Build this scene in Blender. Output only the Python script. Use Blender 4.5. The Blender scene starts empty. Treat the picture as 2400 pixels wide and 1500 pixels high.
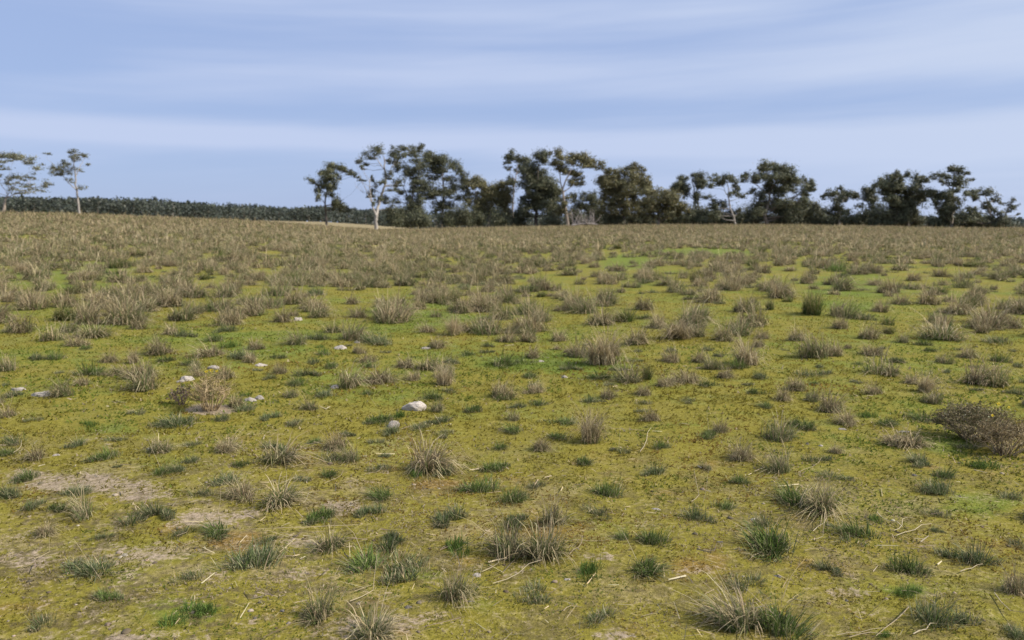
import bpy, math, random
import numpy as np
from mathutils import Vector

# ------------------------------------------------------------------ camera, sky, sun, exposure
sc = bpy.context.scene
W, H, F = 2400.0, 1500.0, 1884.0          # photograph size in pixels and focal length in pixels
CAMZ = 1.6
PITCH = math.atan((750.0 - 520.0) / F)
cam_d = bpy.data.cameras.new('camera')
cam_d.sensor_width = 36.0
cam_d.lens = 36.0 * F / W
cam_d.clip_start = 0.05
cam_d.clip_end = 20000.0
cam_d.dof.use_dof = True
cam_d.dof.focus_distance = 4.2
cam_d.dof.aperture_fstop = 3.0
cam = bpy.data.objects.new('camera', cam_d)
sc.collection.objects.link(cam)
cam.location = (0, 0, CAMZ)
cam.rotation_euler = (math.pi / 2 - PITCH, 0, 0)
sc.camera = cam

SUN_EL, SUN_A = math.radians(40), math.radians(-10)      # sun to the right, a little behind the camera
SUN_DIR = (math.cos(SUN_EL) * math.cos(SUN_A), math.cos(SUN_EL) * math.sin(SUN_A), math.sin(SUN_EL))
sun_d = bpy.data.lights.new('sun', 'SUN')
sun_d.energy = 5.0
sun_d.angle = math.radians(0.8)
sun_d.color = (1.0, 0.93, 0.82)
sun = bpy.data.objects.new('sun', sun_d)
sc.collection.objects.link(sun)
sun.rotation_euler = Vector(SUN_DIR).to_track_quat('Z', 'Y').to_euler()

world = bpy.data.worlds.new('World')
sc.world = world
world.use_nodes = True


class NT:
    """small helper to write node trees"""
    def __init__(self, tree):
        self.t = tree
        self.n = tree.nodes
        self.l = tree.links

    def node(self, kind, **kw):
        nd = self.n.new(kind)
        for k, v in kw.items():
            setattr(nd, k, v)
        return nd

    def put(self, sock, v):
        if v is None:
            return
        if isinstance(v, bpy.types.NodeSocket):
            self.l.new(v, sock)
        elif isinstance(v, (tuple, list)) and sock.type == 'RGBA' and len(v) == 3:
            sock.default_value = (*v, 1)
        else:
            sock.default_value = v

    def math(self, op, a, b=None, c=None, clamp=False):
        nd = self.node('ShaderNodeMath', operation=op, use_clamp=clamp)
        for i, v in enumerate((a, b, c)):
            self.put(nd.inputs[i], v)
        return nd.outputs[0]

    def vmath(self, op, a, b=None):
        nd = self.node('ShaderNodeVectorMath', operation=op)
        self.put(nd.inputs[0], a)
        if b is not None:
            self.put(nd.inputs[1], b)
        return nd

    def mix(self, fac, a, b, blend='MIX'):
        nd = self.node('ShaderNodeMix', data_type='RGBA', blend_type=blend)
        self.put(nd.inputs[0], fac)
        self.put(nd.inputs[6], a)
        self.put(nd.inputs[7], b)
        return nd.outputs[2]

    def smooth(self, x, lo, hi, a=0.0, b=1.0):
        nd = self.node('ShaderNodeMapRange', interpolation_type='SMOOTHSTEP')
        self.put(nd.inputs[0], x)
        for i, v in enumerate((lo, hi, a, b)):
            self.put(nd.inputs[i + 1], v)
        return nd.outputs[0]

    def noise(self, vec, scale, detail=3.0, rough=0.5, dist=0.0):
        nd = self.node('ShaderNodeTexNoise')
        self.put(nd.inputs['Vector'], vec)
        self.put(nd.inputs['Scale'], scale)
        self.put(nd.inputs['Detail'], detail)
        self.put(nd.inputs['Roughness'], rough)
        self.put(nd.inputs['Distortion'], dist)
        return nd.outputs['Fac']


def build_world():
    T = NT(world.node_tree)
    T.n.clear()
    out = T.node('ShaderNodeOutputWorld')
    bg = T.node('ShaderNodeBackground')
    bg.inputs[1].default_value = 0.1
    T.l.new(bg.outputs[0], out.inputs[0])
    sky = T.node('ShaderNodeTexSky', sky_type='NISHITA')
    sky.sun_disc = False
    sky.sun_elevation = SUN_EL
    sky.sun_rotation = math.pi / 2 - SUN_A
    sky.air_density = 1.0
    sky.dust_density = 0.6
    sky.ozone_density = 2.5
    co = T.node('ShaderNodeTexCoord').outputs['Generated']
    dirn = T.vmath('NORMALIZE', co).outputs[0]
    sep = T.node('ShaderNodeSeparateXYZ')
    T.l.new(dirn, sep.inputs[0])
    x, y, z = sep.outputs
    # a thin high sheet of cloud drawn out in long level bands
    def band(h, v, tilt, off, det):
        cb = T.node('ShaderNodeCombineXYZ')
        T.put(cb.inputs[0], T.math('MULTIPLY', x, h))
        T.put(cb.inputs[1], T.math('MULTIPLY', y, h))
        T.put(cb.inputs[2], T.math('ADD', T.math('ADD', T.math('MULTIPLY', z, v), T.math('MULTIPLY', x, tilt)), off))
        return T.noise(cb.outputs[0], 1.0, det, 0.55, 0.25)
    n1 = band(1.0, 9.0, -0.35, 4.3, 2.0)
    n2 = band(1.7, 20.0, -0.6, 1.9, 3.0)
    n3 = band(5.0, 60.0, -2.0, 7.0, 4.0)
    glow = T.vmath('DOT_PRODUCT', dirn, SUN_DIR).outputs['Value']
    cover = T.math('ADD', T.math('MULTIPLY', n1, 1.0), T.math('MULTIPLY', n2, 0.7))
    cover = T.math('ADD', cover, T.math('MULTIPLY', n3, 0.24))
    cover = T.math('ADD', cover, T.math('MULTIPLY', glow, 0.28))
    cover = T.math('ADD', cover, T.math('MULTIPLY', T.smooth(z, 0.02, 0.30), 0.16))
    # the sheet lies in layers: a pale one low down, a thinner gap above it
    zt = T.math('ADD', z, T.math('ADD', T.math('MULTIPLY', x, 0.012), T.math('MULTIPLY', n1, 0.02)))

    def layer(c0, wd):
        q = T.math('DIVIDE', T.math('SUBTRACT', zt, c0), wd)
        return T.math('POWER', 2.718, T.math('MULTIPLY', T.math('MULTIPLY', q, q), -1.0))
    cover = T.math('ADD', cover, T.math('MULTIPLY', layer(0.103, 0.015), 0.42))
    cover = T.math('SUBTRACT', cover, T.math('MULTIPLY', layer(0.148, 0.026), 0.22))
    fac = T.smooth(cover, 0.78, 1.35, 0.18, 0.98)
    cloud = T.mix(T.smooth(glow, -0.2, 0.9), (3.95, 4.62, 6.3), (4.5, 5.15, 6.4))
    deep = T.mix(0.2, (2.35, 3.2, 5.5), sky.outputs[0])
    col = T.mix(fac, deep, cloud)
    T.l.new(col, bg.inputs[0])


build_world()
sc.view_settings.view_transform = 'Standard'
sc.view_settings.look = 'None'
sc.view_settings.gamma = 1.0
sc.view_settings.use_curve_mapping = False
sc.view_settings.exposure = 0.45

# ------------------------------------------------------------------ geometry of the view
CP, SP = math.cos(PITCH), math.sin(PITCH)


def ray(px, py):
    cx = (np.asarray(px, float) - 1200.0) / F
    cy = (750.0 - np.asarray(py, float)) / F
    return np.stack([cx, CP + cy * SP, -SP + cy * CP], -1)


def elev(px, py):
    d = ray(px, py)
    return d[..., 2] / np.hypot(d[..., 0], d[..., 1])


def project(P):
    P = np.asarray(P, float)
    x, y, z = P[..., 0], P[..., 1], P[..., 2] - CAMZ
    dep = np.maximum(y * CP - z * SP, 0.05)
    up = y * SP + z * CP
    return 1200.0 + F * x / dep, 750.0 - F * up / dep, dep


def hash2(i, j, s=0):
    n = (i * 374761393 + j * 668265263 + s * 144665) & 0xffffffff
    n = ((n ^ (n >> 13)) * 1274126177) & 0xffffffff
    return ((n ^ (n >> 16)) & 0xffff) / 65535.0


def vnoise(x, y, s=0):
    x = np.asarray(x, float)
    y = np.asarray(y, float)
    i = np.floor(x).astype(np.int64)
    j = np.floor(y).astype(np.int64)
    fx, fy = x - i, y - j
    fx = fx * fx * (3 - 2 * fx)
    fy = fy * fy * (3 - 2 * fy)
    a, b = hash2(i, j, s), hash2(i + 1, j, s)
    c, d = hash2(i, j + 1, s), hash2(i + 1, j + 1, s)
    return (a * (1 - fx) + b * fx) * (1 - fy) + (c * (1 - fx) + d * fx) * fy


def fbm(x, y, s=0, o=3):
    t, a, n = 0.0, 0.5, 0.0
    for k in range(o):
        t = t + a * vnoise(x * 2 ** k, y * 2 ** k, s + k)
        n += a
        a *= 0.5
    return t / n


def sstep(lo, hi, x):
    t = np.clip((x - lo) / (hi - lo), 0, 1)
    return t * t * (3 - 2 * t)


PX = np.array([-900, -400, 0, 180, 400, 560, 640, 760, 880, 1000, 1100, 1300, 1500, 1800, 2000, 2200, 2400, 3300], float)
YC = np.array([486, 493, 500, 503, 512, 518, 523, 531, 540, 538, 536, 531, 527, 527, 530, 534, 536, 540], float)
YF = np.array([497, 502, 506, 508, 516, 519, 517.5, 520, 528, 542, 541, 537, 533, 533, 536, 540, 542, 546], float)
RC = np.array([110, 110, 110, 110, 110, 112, 115, 120, 128, 135, 140, 150, 150, 150, 150, 150, 150, 150], float)
EC, EF = elev(PX, YC), elev(PX, YF)


def height(x, y):
    """ground height: a broad paddock that rises gently to a crest, a dip, a second field behind"""
    x = np.asarray(x, float)
    y = np.asarray(y, float)
    r = np.hypot(x, y)
    az = np.clip(np.arctan2(x, y), -0.84, 0.84)
    px = 1200 + F * np.tan(az) / CP
    rc = np.interp(px, PX, RC)
    ec = np.interp(px, PX, EC)
    ef = np.interp(px, PX, EF)
    zc = CAMZ + rc * ec
    zn = zc * np.clip(r / rc, 0, 1) ** 1.6
    ed = np.minimum(ec, ef) - 0.0035
    e = ec + (ed - ec) * sstep(rc, 205, r)
    e = e + (ef - ed) * sstep(205, 300, r)
    e = e + (-0.0010 - ef) * sstep(330, 2500, r)
    zf = CAMZ + r * e
    z = np.where(r < rc, zn, zf)
    near = 1 - sstep(40, 120, r)
    z = z + near * ((fbm(x / 2.6, y / 2.6, 5) - 0.5) * 0.09 * sstep(1, 6, r)
                    + (fbm(x / 0.45, y / 0.45, 9) - 0.5) * 0.035)
    return z


def ground_hit(px, py):
    d = ray(px, py)
    d = d / np.linalg.norm(d, axis=-1, keepdims=True)
    t = np.full(d.shape[:-1], 1.2)
    done = np.zeros(t.shape, bool)
    hi = t.copy()
    for _ in range(900):
        P = d * t[..., None]
        below = CAMZ + P[..., 2] <= height(P[..., 0], P[..., 1])
        newly = below & ~done
        hi = np.where(newly, t, hi)
        done |= below
        t = np.where(done, t, t * 1.007)
    lo = hi / 1.007
    for _ in range(12):
        m = (lo + hi) / 2
        P = d * m[..., None]
        b = CAMZ + P[..., 2] <= height(P[..., 0], P[..., 1])
        hi = np.where(b, m, hi)
        lo = np.where(b, lo, m)
    P = d * hi[..., None]
    P[..., 2] = height(P[..., 0], P[..., 1])
    return P, done


def at_range(px, r):
    """ground point seen in column px (at the horizon) at horizontal range r"""
    t = (px - 1200.0) / F * CP
    y = r / math.hypot(1, t)
    x = t * y
    return np.array([x, y, float(height(x, y))])


# ------------------------------------------------------------------ object helpers
def mesh_from(name, V, faces_groups, cols=None, smooth=False, extra=None):
    """faces_groups: list of int arrays (n,3) or (n,4)"""
    me = bpy.data.meshes.new(name)
    V = np.asarray(V, np.float32)
    groups = [np.asarray(g, np.int32) for g in faces_groups if len(g)]
    loops = np.concatenate([g.ravel() for g in groups])
    sizes = np.concatenate([np.full(len(g), g.shape[1], np.int32) for g in groups])
    starts = np.concatenate([[0], np.cumsum(sizes)[:-1]]).astype(np.int32)
    me.vertices.add(len(V))
    me.vertices.foreach_set('co', V.ravel())
    me.loops.add(len(loops))
    me.loops.foreach_set('vertex_index', loops)
    me.polygons.add(len(sizes))
    me.polygons.foreach_set('loop_start', starts)
    me.polygons.foreach_set('loop_total', sizes)
    if smooth:
        me.polygons.foreach_set('use_smooth', np.ones(len(sizes), bool))
    me.update(calc_edges=True)
    if cols is not None:
        a = me.color_attributes.new('col', 'FLOAT_COLOR', 'POINT')
        c = np.ones((len(V), 4), np.float32)
        c[:, :3] = cols
        a.data.foreach_set('color', c.ravel())
    for k, v in (extra or {}).items():
        a = me.attributes.new(k, 'FLOAT', 'POINT')
        a.data.foreach_set('value', np.asarray(v, np.float32))
    me.validate()
    return me


def link(name, me, mat=None, parent=None):
    o = bpy.data.objects.new(name, me)
    sc.collection.objects.link(o)
    if mat is not None and len(me.materials) == 0:
        me.materials.append(mat)
    if parent is not None:
        o.parent = parent
    return o


def thing(name, label, cat, loc, rz=0.0, group=None):
    o = bpy.data.objects.new(name, None)
    o.empty_display_size = 0.1
    sc.collection.objects.link(o)
    o.location = loc
    o.rotation_euler = (0, 0, rz)
    tag(o, label, cat, group)
    return o


def tag(o, label, cat, group=None, kind=None):
    if label:
        o['label'] = label
    if cat:
        o['category'] = cat
    if group:
        o['group'] = group
    if kind:
        o['kind'] = kind


# ------------------------------------------------------------------ materials
def col_material(name, rough=0.75, transl=0.3, vary=0.25, grain=0.0, gscale=60.0, spec=0.25):
    """colour from the mesh's own 'col' attribute, with a little variation from object to object"""
    m = bpy.data.materials.new(name)
    m.use_nodes = True
    T = NT(m.node_tree)
    T.n.clear()
    out = T.node('ShaderNodeOutputMaterial')
    a = T.node('ShaderNodeAttribute', attribute_name='col')
    rnd = T.node('ShaderNodeObjectInfo').outputs['Random']
    k = T.math('ADD', T.math('MULTIPLY', rnd, vary), 1.0 - vary / 2)
    c = T.mix(1.0, a.outputs['Color'], T.node('ShaderNodeCombineColor').outputs[0], 'MULTIPLY')
    cc = T.n[-1] if False else None
    comb = [n for n in T.n if n.bl_idname == 'ShaderNodeCombineColor'][0]
    for i in range(3):
        T.put(comb.inputs[i], k)
    if grain > 0:
        pos = T.node('ShaderNodeNewGeometry').outputs['Position']
        g = T.noise(pos, gscale, 3.0, 0.6)
        gg = T.math('ADD', T.math('MULTIPLY', g, 2 * grain), 1.0 - grain)
        comb2 = T.node('ShaderNodeCombineColor')
        for i in range(3):
            T.put(comb2.inputs[i], gg)
        c = T.mix(1.0, c, comb2.outputs[0], 'MULTIPLY')
    p = T.node('ShaderNodeBsdfPrincipled')
    T.put(p.inputs['Base Color'], c)
    p.inputs['Roughness'].default_value = rough
    p.inputs['Specular IOR Level'].default_value = spec
    if transl > 0:
        tr = T.node('ShaderNodeBsdfTranslucent')
        T.put(tr.inputs[0], c)
        mx = T.node('ShaderNodeMixShader')
        mx.inputs[0].default_value = transl
        T.l.new(p.outputs[0], mx.inputs[1])
        T.l.new(tr.outputs[0], mx.inputs[2])
        T.l.new(mx.outputs[0], out.inputs[0])
    else:
        T.l.new(p.outputs[0], out.inputs[0])
    return m


M_grass = col_material('grass_blades', 0.7, 0.25, 0.35, spec=0.08)
M_moss = col_material('moss_sprigs', 0.8, 0.5, 0.0, spec=0.08)
M_leaf = col_material('gum_leaves', 0.55, 0.2, 0.14, spec=0.3)
M_bark = col_material('gum_bark', 0.8, 0.0, 0.1, 0.3, 3.0)
M_twig = col_material('shrub_twigs', 0.85, 0.0, 0.0, 0.2, 60.0)
M_petal = col_material('yellow_petals', 0.5, 0.3, 0.0)
M_stalk = col_material('straw', 0.5, 0.15, 0.25, 0.15, 40.0, 0.35)


def rock_material():
    m = bpy.data.materials.new('pale_limestone')
    m.use_nodes = True
    T = NT(m.node_tree)
    p = T.n['Principled BSDF']
    pos = T.node('ShaderNodeTexCoord').outputs['Object']
    n1 = T.noise(pos, 6.0, 5.0, 0.65)
    n2 = T.noise(pos, 38.0, 4.0, 0.7)
    n3 = T.noise(pos, 2.5, 3.0, 0.5)
    c = T.mix(T.smooth(n1, 0.35, 0.65), (0.31, 0.27, 0.23), (0.47, 0.415, 0.36))
    c = T.mix(T.math('MULTIPLY', T.smooth(n2, 0.52, 0.68), 0.7), c, (0.15, 0.13, 0.11))
    c = T.mix(T.math('MULTIPLY', T.smooth(n3, 0.55, 0.7), 0.5), c, (0.33, 0.30, 0.17))
    rnd = T.node('ShaderNodeObjectInfo').outputs['Random']
    hsv = T.node('ShaderNodeHueSaturation')
    T.put(hsv.inputs['Value'], T.math('ADD', T.math('MULTIPLY', rnd, 0.4), 0.75))
    T.put(hsv.inputs['Color'], c)
    T.l.new(hsv.outputs[0], p.inputs['Base Color'])
    p.inputs['Roughness'].default_value = 0.9
    bmp = T.node('ShaderNodeBump')
    bmp.inputs['Strength'].default_value = 0.7
    bmp.inputs['Distance'].default_value = 0.02
    T.put(bmp.inputs['Height'], T.math('ADD', n1, T.math('MULTIPLY', n2, 0.4)))
    T.l.new(bmp.outputs[0], p.inputs['Normal'])
    return m


M_rock = rock_material()


def ground_material():
    m = bpy.data.materials.new('mossy_pasture')
    m.use_nodes = True
    T = NT(m.node_tree)
    p = T.n['Principled BSDF']
    pos = T.node('ShaderNodeNewGeometry').outputs['Position']

    def att(n):
        return T.node('ShaderNodeAttribute', attribute_name=n).outputs['Fac']
    soil, lush, rust, dry, wear = att('soil'), att('lush'), att('rust'), att('dry'), att('wear')
    nb = T.noise(pos, 0.7, 3.0, 0.55)
    nm = T.noise(pos, 5.0, 4.0, 0.6, 0.3)
    nf = T.noise(pos, 38.0, 5.0, 0.7)
    nx = T.noise(pos, 140.0, 3.0, 0.7)
    yel, grn, rus = (0.202, 0.174, 0.027), (0.130, 0.172, 0.024), (0.215, 0.122, 0.030)
    g = T.math('ADD', T.math('MULTIPLY', lush, 0.42), T.math('ADD', T.math('MULTIPLY', nb, 0.9), T.math('MULTIPLY', nm, 0.7)))
    c = T.mix(T.smooth(g, 0.70, 1.20), yel, grn)
    rr = T.math('ADD', rust, T.math('ADD', T.math('MULTIPLY', T.math('SUBTRACT', nm, 0.5), 1.3), T.math('MULTIPLY', T.math('SUBTRACT', T.noise(pos, 1.9, 3.0, 0.6, 0.5), 0.5), 1.5)))
    c = T.mix(T.smooth(rr, 0.25, 0.8, 0.0, 0.75), c, rus)
    # pale thatch and soil showing through between the sprigs
    th = T.math('ADD', T.math('MULTIPLY', nf, 0.8), T.math('MULTIPLY', nm, 0.35))
    c = T.mix(T.math('MULTIPLY', T.smooth(th, 0.58, 0.74), T.math('ADD', T.math('MULTIPLY', wear, 0.55), 0.08)), c, (0.34, 0.27, 0.16))
    worn = T.math('ADD', T.noise(pos, 1.7, 4.0, 0.65, 0.4), T.math('MULTIPLY', nf, 0.25))
    c = T.mix(T.math('MULTIPLY', T.smooth(worn, 0.62, 0.80), T.math('MULTIPLY', wear, 0.55)), c, (0.29, 0.225, 0.14))
    hum = T.math('ADD', T.math('MULTIPLY', T.noise(pos, 16.0, 4.0, 0.65), 0.7), T.math('MULTIPLY', T.noise(pos, 2.6, 3.0, 0.6, 0.4), 0.5))
    c = T.mix(T.math('MULTIPLY', T.smooth(hum, 0.56, 0.70), T.math('MULTIPLY', wear, 0.75)), c, (0.105, 0.082, 0.042))
    so = T.math('ADD', soil, T.math('ADD', T.math('MULTIPLY', T.math('SUBTRACT', nm, 0.5), 1.1),
                                    T.math('MULTIPLY', T.math('SUBTRACT', nf, 0.5), 1.5)))
    sf = T.smooth(so, 0.24, 0.66, 0.0, 0.85)
    sc_ = T.mix(nf, (0.21, 0.155, 0.11), (0.40, 0.32, 0.24))
    c = T.mix(sf, c, sc_)
    dd = T.math('ADD', dry, T.math('MULTIPLY', T.math('SUBTRACT', nb, 0.5), 0.5))
    c = T.mix(T.smooth(dd, 0.2, 0.9), c, (0.26, 0.21, 0.12))
    sp = T.math('ADD', T.math('MULTIPLY', nf, 0.75), T.math('MULTIPLY', nx, 0.75))
    k = T.smooth(sp, 0.42, 1.05, 0.48, 1.25)
    cb = T.node('ShaderNodeCombineColor')
    for i in range(3):
        T.put(cb.inputs[i], k)
    c = T.mix(1.0, c, cb.outputs[0], 'MULTIPLY')
    T.l.new(c, p.inputs['Base Color'])
    p.inputs['Roughness'].default_value = 0.95
    p.inputs['Specular IOR Level'].default_value = 0.1
    bmp = T.node('ShaderNodeBump')
    bmp.inputs['Strength'].default_value = 0.55
    bmp.inputs['Distance'].default_value = 0.02
    T.put(bmp.inputs['Height'], T.math('ADD', T.math('ADD', nf, T.math('MULTIPLY', nx, 0.35)), T.math('MULTIPLY', nm, 0.6)))
    T.l.new(bmp.outputs[0], p.inputs['Normal'])
    return m


M_ground = ground_material()

# ------------------------------------------------------------------ the ground and what colours it
# patches seen in the photograph: (px, py, half width px, half height px, strength)
SOIL = [(170, 1130, 190, 26, .40), (310, 1150, 110, 30, .42), (60, 1115, 80, 18, .4), (480, 1218, 110, 24, .4), (800, 1192, 70, 22, .42),
        (560, 1205, 70, 18, .35), (300, 1300, 120, 26, .36), (60, 1320, 90, 40, .25), (1425, 1487, 75, 20, .62),
        (1180, 1335, 130, 26, .30), (1400, 1305, 60, 20, .36), (290, 1495, 50, 14, .5), (495, 960, 72, 14, 1.3), (870, 1470, 160, 40, .34),
        (720, 1270, 70, 18, .36), (690, 1345, 60, 14, .34), (1980, 1385, 120, 12, .4), (2240, 1165, 60, 8, .4), (1900, 1272, 60, 10, .3),
        (1650, 1340, 120, 26, .28), (2320, 1075, 100, 14, .25), (620, 1010, 90, 14, .22), (1030, 1450, 120, 30, .26), (230, 1030, 60, 10, .25),
        (2050, 1440, 90, 20, .32), (880, 1105, 60, 12, .3), (1700, 1115, 60, 8, .2)]
LUSH = [(1640, 592, 160, 12, .8), (1480, 615, 90, 20, .7), (1990, 690, 140, 60, .5), (1000, 740, 160, 50, .5), (600, 800, 260, 40, .35),
        (1300, 850, 220, 30, .75), (430, 1440, 110, 40, .7), (2310, 1170, 120, 50, .7), (2120, 1385, 70, 18, .8), (250, 1005, 90, 14, .5),
        (2230, 1040, 90, 30, .9), (1330, 1220, 60, 20, .3), (900, 900, 250, 60, .25), (1110, 1420, 90, 25, .4), (150, 640, 200, 60, .4),
        (2350, 1090, 80, 12, .7), (560, 940, 70, 14, .4), (970, 1345, 90, 20, .8), (700, 1300, 60, 20, .3)]
RUST = [(560, 1270, 90, 40, .5), (1020, 1140, 90, 20, .4), (1330, 1250, 110, 30, .35), (380, 1240, 80, 20, .4), (1500, 1080, 300, 60, .15),
        (1640, 1330, 90, 60, .5), (1740, 1440, 120, 30, .4), (2330, 1290, 80, 30, .35), (600, 1050, 250, 40, .2), (1130, 1250, 120, 20, .3),
        (900, 1480, 90, 20, .4), (1950, 1330, 160, 30, .3), (1300, 960, 400, 50, .1), (50, 1440, 160, 60, .3)]


def blobs(px, py, L):
    t = np.zeros(np.shape(px))
    for (a, b, w, h, s) in L:
        d = np.sqrt(((px - a) / w) ** 2 + ((py - b) / h) ** 2)
        t = np.maximum(t, s * (1 - sstep(0.45, 1.15, d)))
    return t


def cover_at(x, y, z):
    px, py, dep = project(np.stack([x, y, z], -1))
    r = np.hypot(x, y)
    front = (y > 0.3)
    soil = np.where(front, blobs(px, py, SOIL), 0.0)
    soil = soil + 0.16 * sstep(980, 1150, py) * (1 - sstep(400, 1300, px)) * front
    lush = np.where(front, blobs(px, py, LUSH), 0.0)
    lush = lush + 0.16 * (1 - sstep(780, 960, py)) - 0.22 * sstep(940, 1120, py)
    rust = np.where(front, blobs(px, py, RUST), 0.0) + 0.17 * sstep(930, 1120, py)
    dry = np.maximum(sstep(40, 85, r) * 0.8, 0.3 * sstep(14, 30, r) * (1 - sstep(900, 1250, px)) * (y > 0))
    return soil, lush, rust, dry


def wear_at(x, y, z):
    px, py, dep = project(np.stack([x, y, z], -1))
    return (0.15 + 0.85 * sstep(960, 1200, py) * (1 - 0.35 * sstep(500, 1400, px))) * (y > 0.3)


def build_ground():
    rs = list(np.exp(np.arange(math.log(0.5), math.log(14.0), 0.016)))
    while rs[-1] < 160:
        rs.append(rs[-1] * 1.03)
    while rs[-1] < 9000:
        rs.append(rs[-1] * 1.07)
    rs = np.array(rs)
    fine = np.arange(-54, 54.001, 0.4)
    coarse = np.concatenate([np.arange(-180, -54, 4.0), fine, np.arange(56, 180, 4.0)])
    az = np.radians(coarse)
    R, A = np.meshgrid(rs, az, indexing='ij')
    X, Y = R * np.sin(A), R * np.cos(A)
    Z = height(X, Y)
    nr, na = R.shape
    V = np.stack([X, Y, Z], -1).reshape(-1, 3)
    V = np.vstack([V, [[0, 0, float(height(0.0, 0.01))]]])
    i, j = np.meshgrid(np.arange(nr - 1), np.arange(na), indexing='ij')
    j2 = (j + 1) % na
    q = np.stack([i * na + j, i * na + j2, (i + 1) * na + j2, (i + 1) * na + j], -1).reshape(-1, 4)[:, ::-1]
    c = len(V) - 1
    jj = np.arange(na)
    t = np.stack([np.full(na, c), (jj + 1) % na, jj], -1)
    s, l, ru, d = cover_at(V[:, 0], V[:, 1], V[:, 2])
    me = mesh_from('ground', V, [q, t], None, True, {'soil': s, 'lush': l, 'rust': ru, 'dry': d, 'wear': wear_at(V[:, 0], V[:, 1], V[:, 2])})
    o = link('ground', me, M_ground)
    tag(o, 'mossy yellow-green pasture ground with bare pinkish soil patches', 'ground', None, 'structure')


build_ground()


# ------------------------------------------------------------------ blades of grass
def pick(rng, pal, n, jit=0.26):
    pal = np.array(pal)
    c = pal[rng.integers(0, len(pal), n)]
    return 0.87 * c * (1 + (rng.random((n, 1)) - 0.5) * 2 * jit) * (1 + (rng.random((n, 3)) - 0.5) * 0.12)


def blades(rng, n, rad, L, tilt, curve, width, pal, K=4, tip=None, inner=0.0, seg_w=(1.0, 1.0, 0.85, 0.55), cent=None, tipmix=0.8):
    """n arching ribbons in a tuft; L, tilt, curve are (lo, hi) ranges"""
    rr = rad * np.sqrt(inner + (1 - inner) * rng.random(n))
    a = rng.random(n) * 2 * math.pi
    base = np.stack([rr * np.cos(a), rr * np.sin(a), np.full(n, -0.01)], -1)
    lm = np.ones(n)
    lean = np.zeros((n, 2))
    if cent is not None:
        k = rng.choice(len(cent), n, p=cent[:, 5])
        base[:, :2] = base[:, :2] * cent[k, 2][:, None] + cent[k, :2] * rad / 0.085
        lm = cent[k, 2]
        lean = cent[k, 3:5]
    aa = a + rng.normal(0, 0.7, n)
    dirv = np.stack([np.cos(aa), np.sin(aa)], -1) + lean
    ln = (L[0] + (L[1] - L[0]) * rng.random(n) ** 1.25) * lm
    t0 = rng.uniform(*tilt, n)
    cv = rng.uniform(*curve, n)
    tw = aa + math.pi / 2 + rng.normal(0, 0.6, n)
    side = np.stack([np.cos(tw), np.sin(tw), np.zeros(n)], -1) * (width * rng.uniform(0.6, 1.3, n))[:, None] / 2
    pts = [base]
    kink = np.where(rng.random(n) < 0.22, rng.integers(1, max(K, 2), n), -1)
    for k in range(K):
        t = t0 + cv * (k + 0.5) / K + (np.where(kink == k, 1.1, 0.0) if k else 0)
        st = np.stack([np.sin(t) * dirv[:, 0], np.sin(t) * dirv[:, 1], np.cos(t)], -1) * (ln / K)[:, None]
        p = pts[-1] + st
        p[:, 2] = np.maximum(p[:, 2], 0.004 + 0.01 * rng.random(n))
        pts.append(p)
    nv = 2 * K + 1
    if K == 1:
        side = side * 1.2
    V = np.zeros((n, nv, 3))
    C = np.zeros((n, nv, 3))
    c0 = pick(rng, pal, n)
    c1 = pick(rng, tip, n) if tip is not None else c0
    for k in range(K):
        V[:, 2 * k] = pts[k] - side * seg_w[min(k, len(seg_w) - 1)]
        V[:, 2 * k + 1] = pts[k] + side * seg_w[min(k, len(seg_w) - 1)]
        f = tipmix * (k / K)
        C[:, 2 * k] = C[:, 2 * k + 1] = c0 * (1 - f) + c1 * f
    V[:, -1] = pts[K]
    C[:, -1] = c0 * (1 - tipmix) + c1 * tipmix
    o = (np.arange(n) * nv)[:, None]
    quads = [np.concatenate([o + 2 * k, o + 2 * k + 1, o + 2 * k + 3, o + 2 * k + 2], 1) for k in range(K - 1)]
    Q = np.concatenate(quads) if quads else np.zeros((0, 4), int)
    Tt = np.concatenate([o + 2 * K - 2, o + 2 * K - 1, o + 2 * K], 1)
    return V.reshape(-1, 3), Q, Tt, C.reshape(-1, 3)


def join(parts):
    Vs, Qs, Ts, Cs, off = [], [], [], [], 0
    for V, Q, Tt, C in parts:
        Vs.append(V)
        Qs.append(Q + off)
        Ts.append(Tt + off)
        Cs.append(C)
        off += len(V)
    return np.concatenate(Vs), np.concatenate(Qs), np.concatenate(Ts), np.concatenate(Cs)


GREEN = [(0.090, 0.145, 0.030), (0.115, 0.170, 0.038), (0.135, 0.175, 0.055), (0.155, 0.210, 0.050), (0.065, 0.110, 0.024), (0.20, 0.22, 0.09)]
BLUEG = [(0.125, 0.155, 0.065), (0.100, 0.140, 0.045), (0.185, 0.205, 0.110), (0.075, 0.115, 0.032), (0.24, 0.235, 0.13)]
BRIGHT = [(0.12, 0.185, 0.042), (0.10, 0.165, 0.036), (0.15, 0.205, 0.055)]
DRY = [(0.47, 0.38, 0.22), (0.33, 0.265, 0.15), (0.60, 0.50, 0.31), (0.19, 0.15, 0.09), (0.38, 0.305, 0.19), (0.25, 0.22, 0.10)]
STRAW = [(0.40, 0.325, 0.195), (0.35, 0.275, 0.165), (0.46, 0.385, 0.25)]
BROWN = [(0.17, 0.125, 0.085), (0.23, 0.175, 0.12), (0.14, 0.105, 0.07)]


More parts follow.
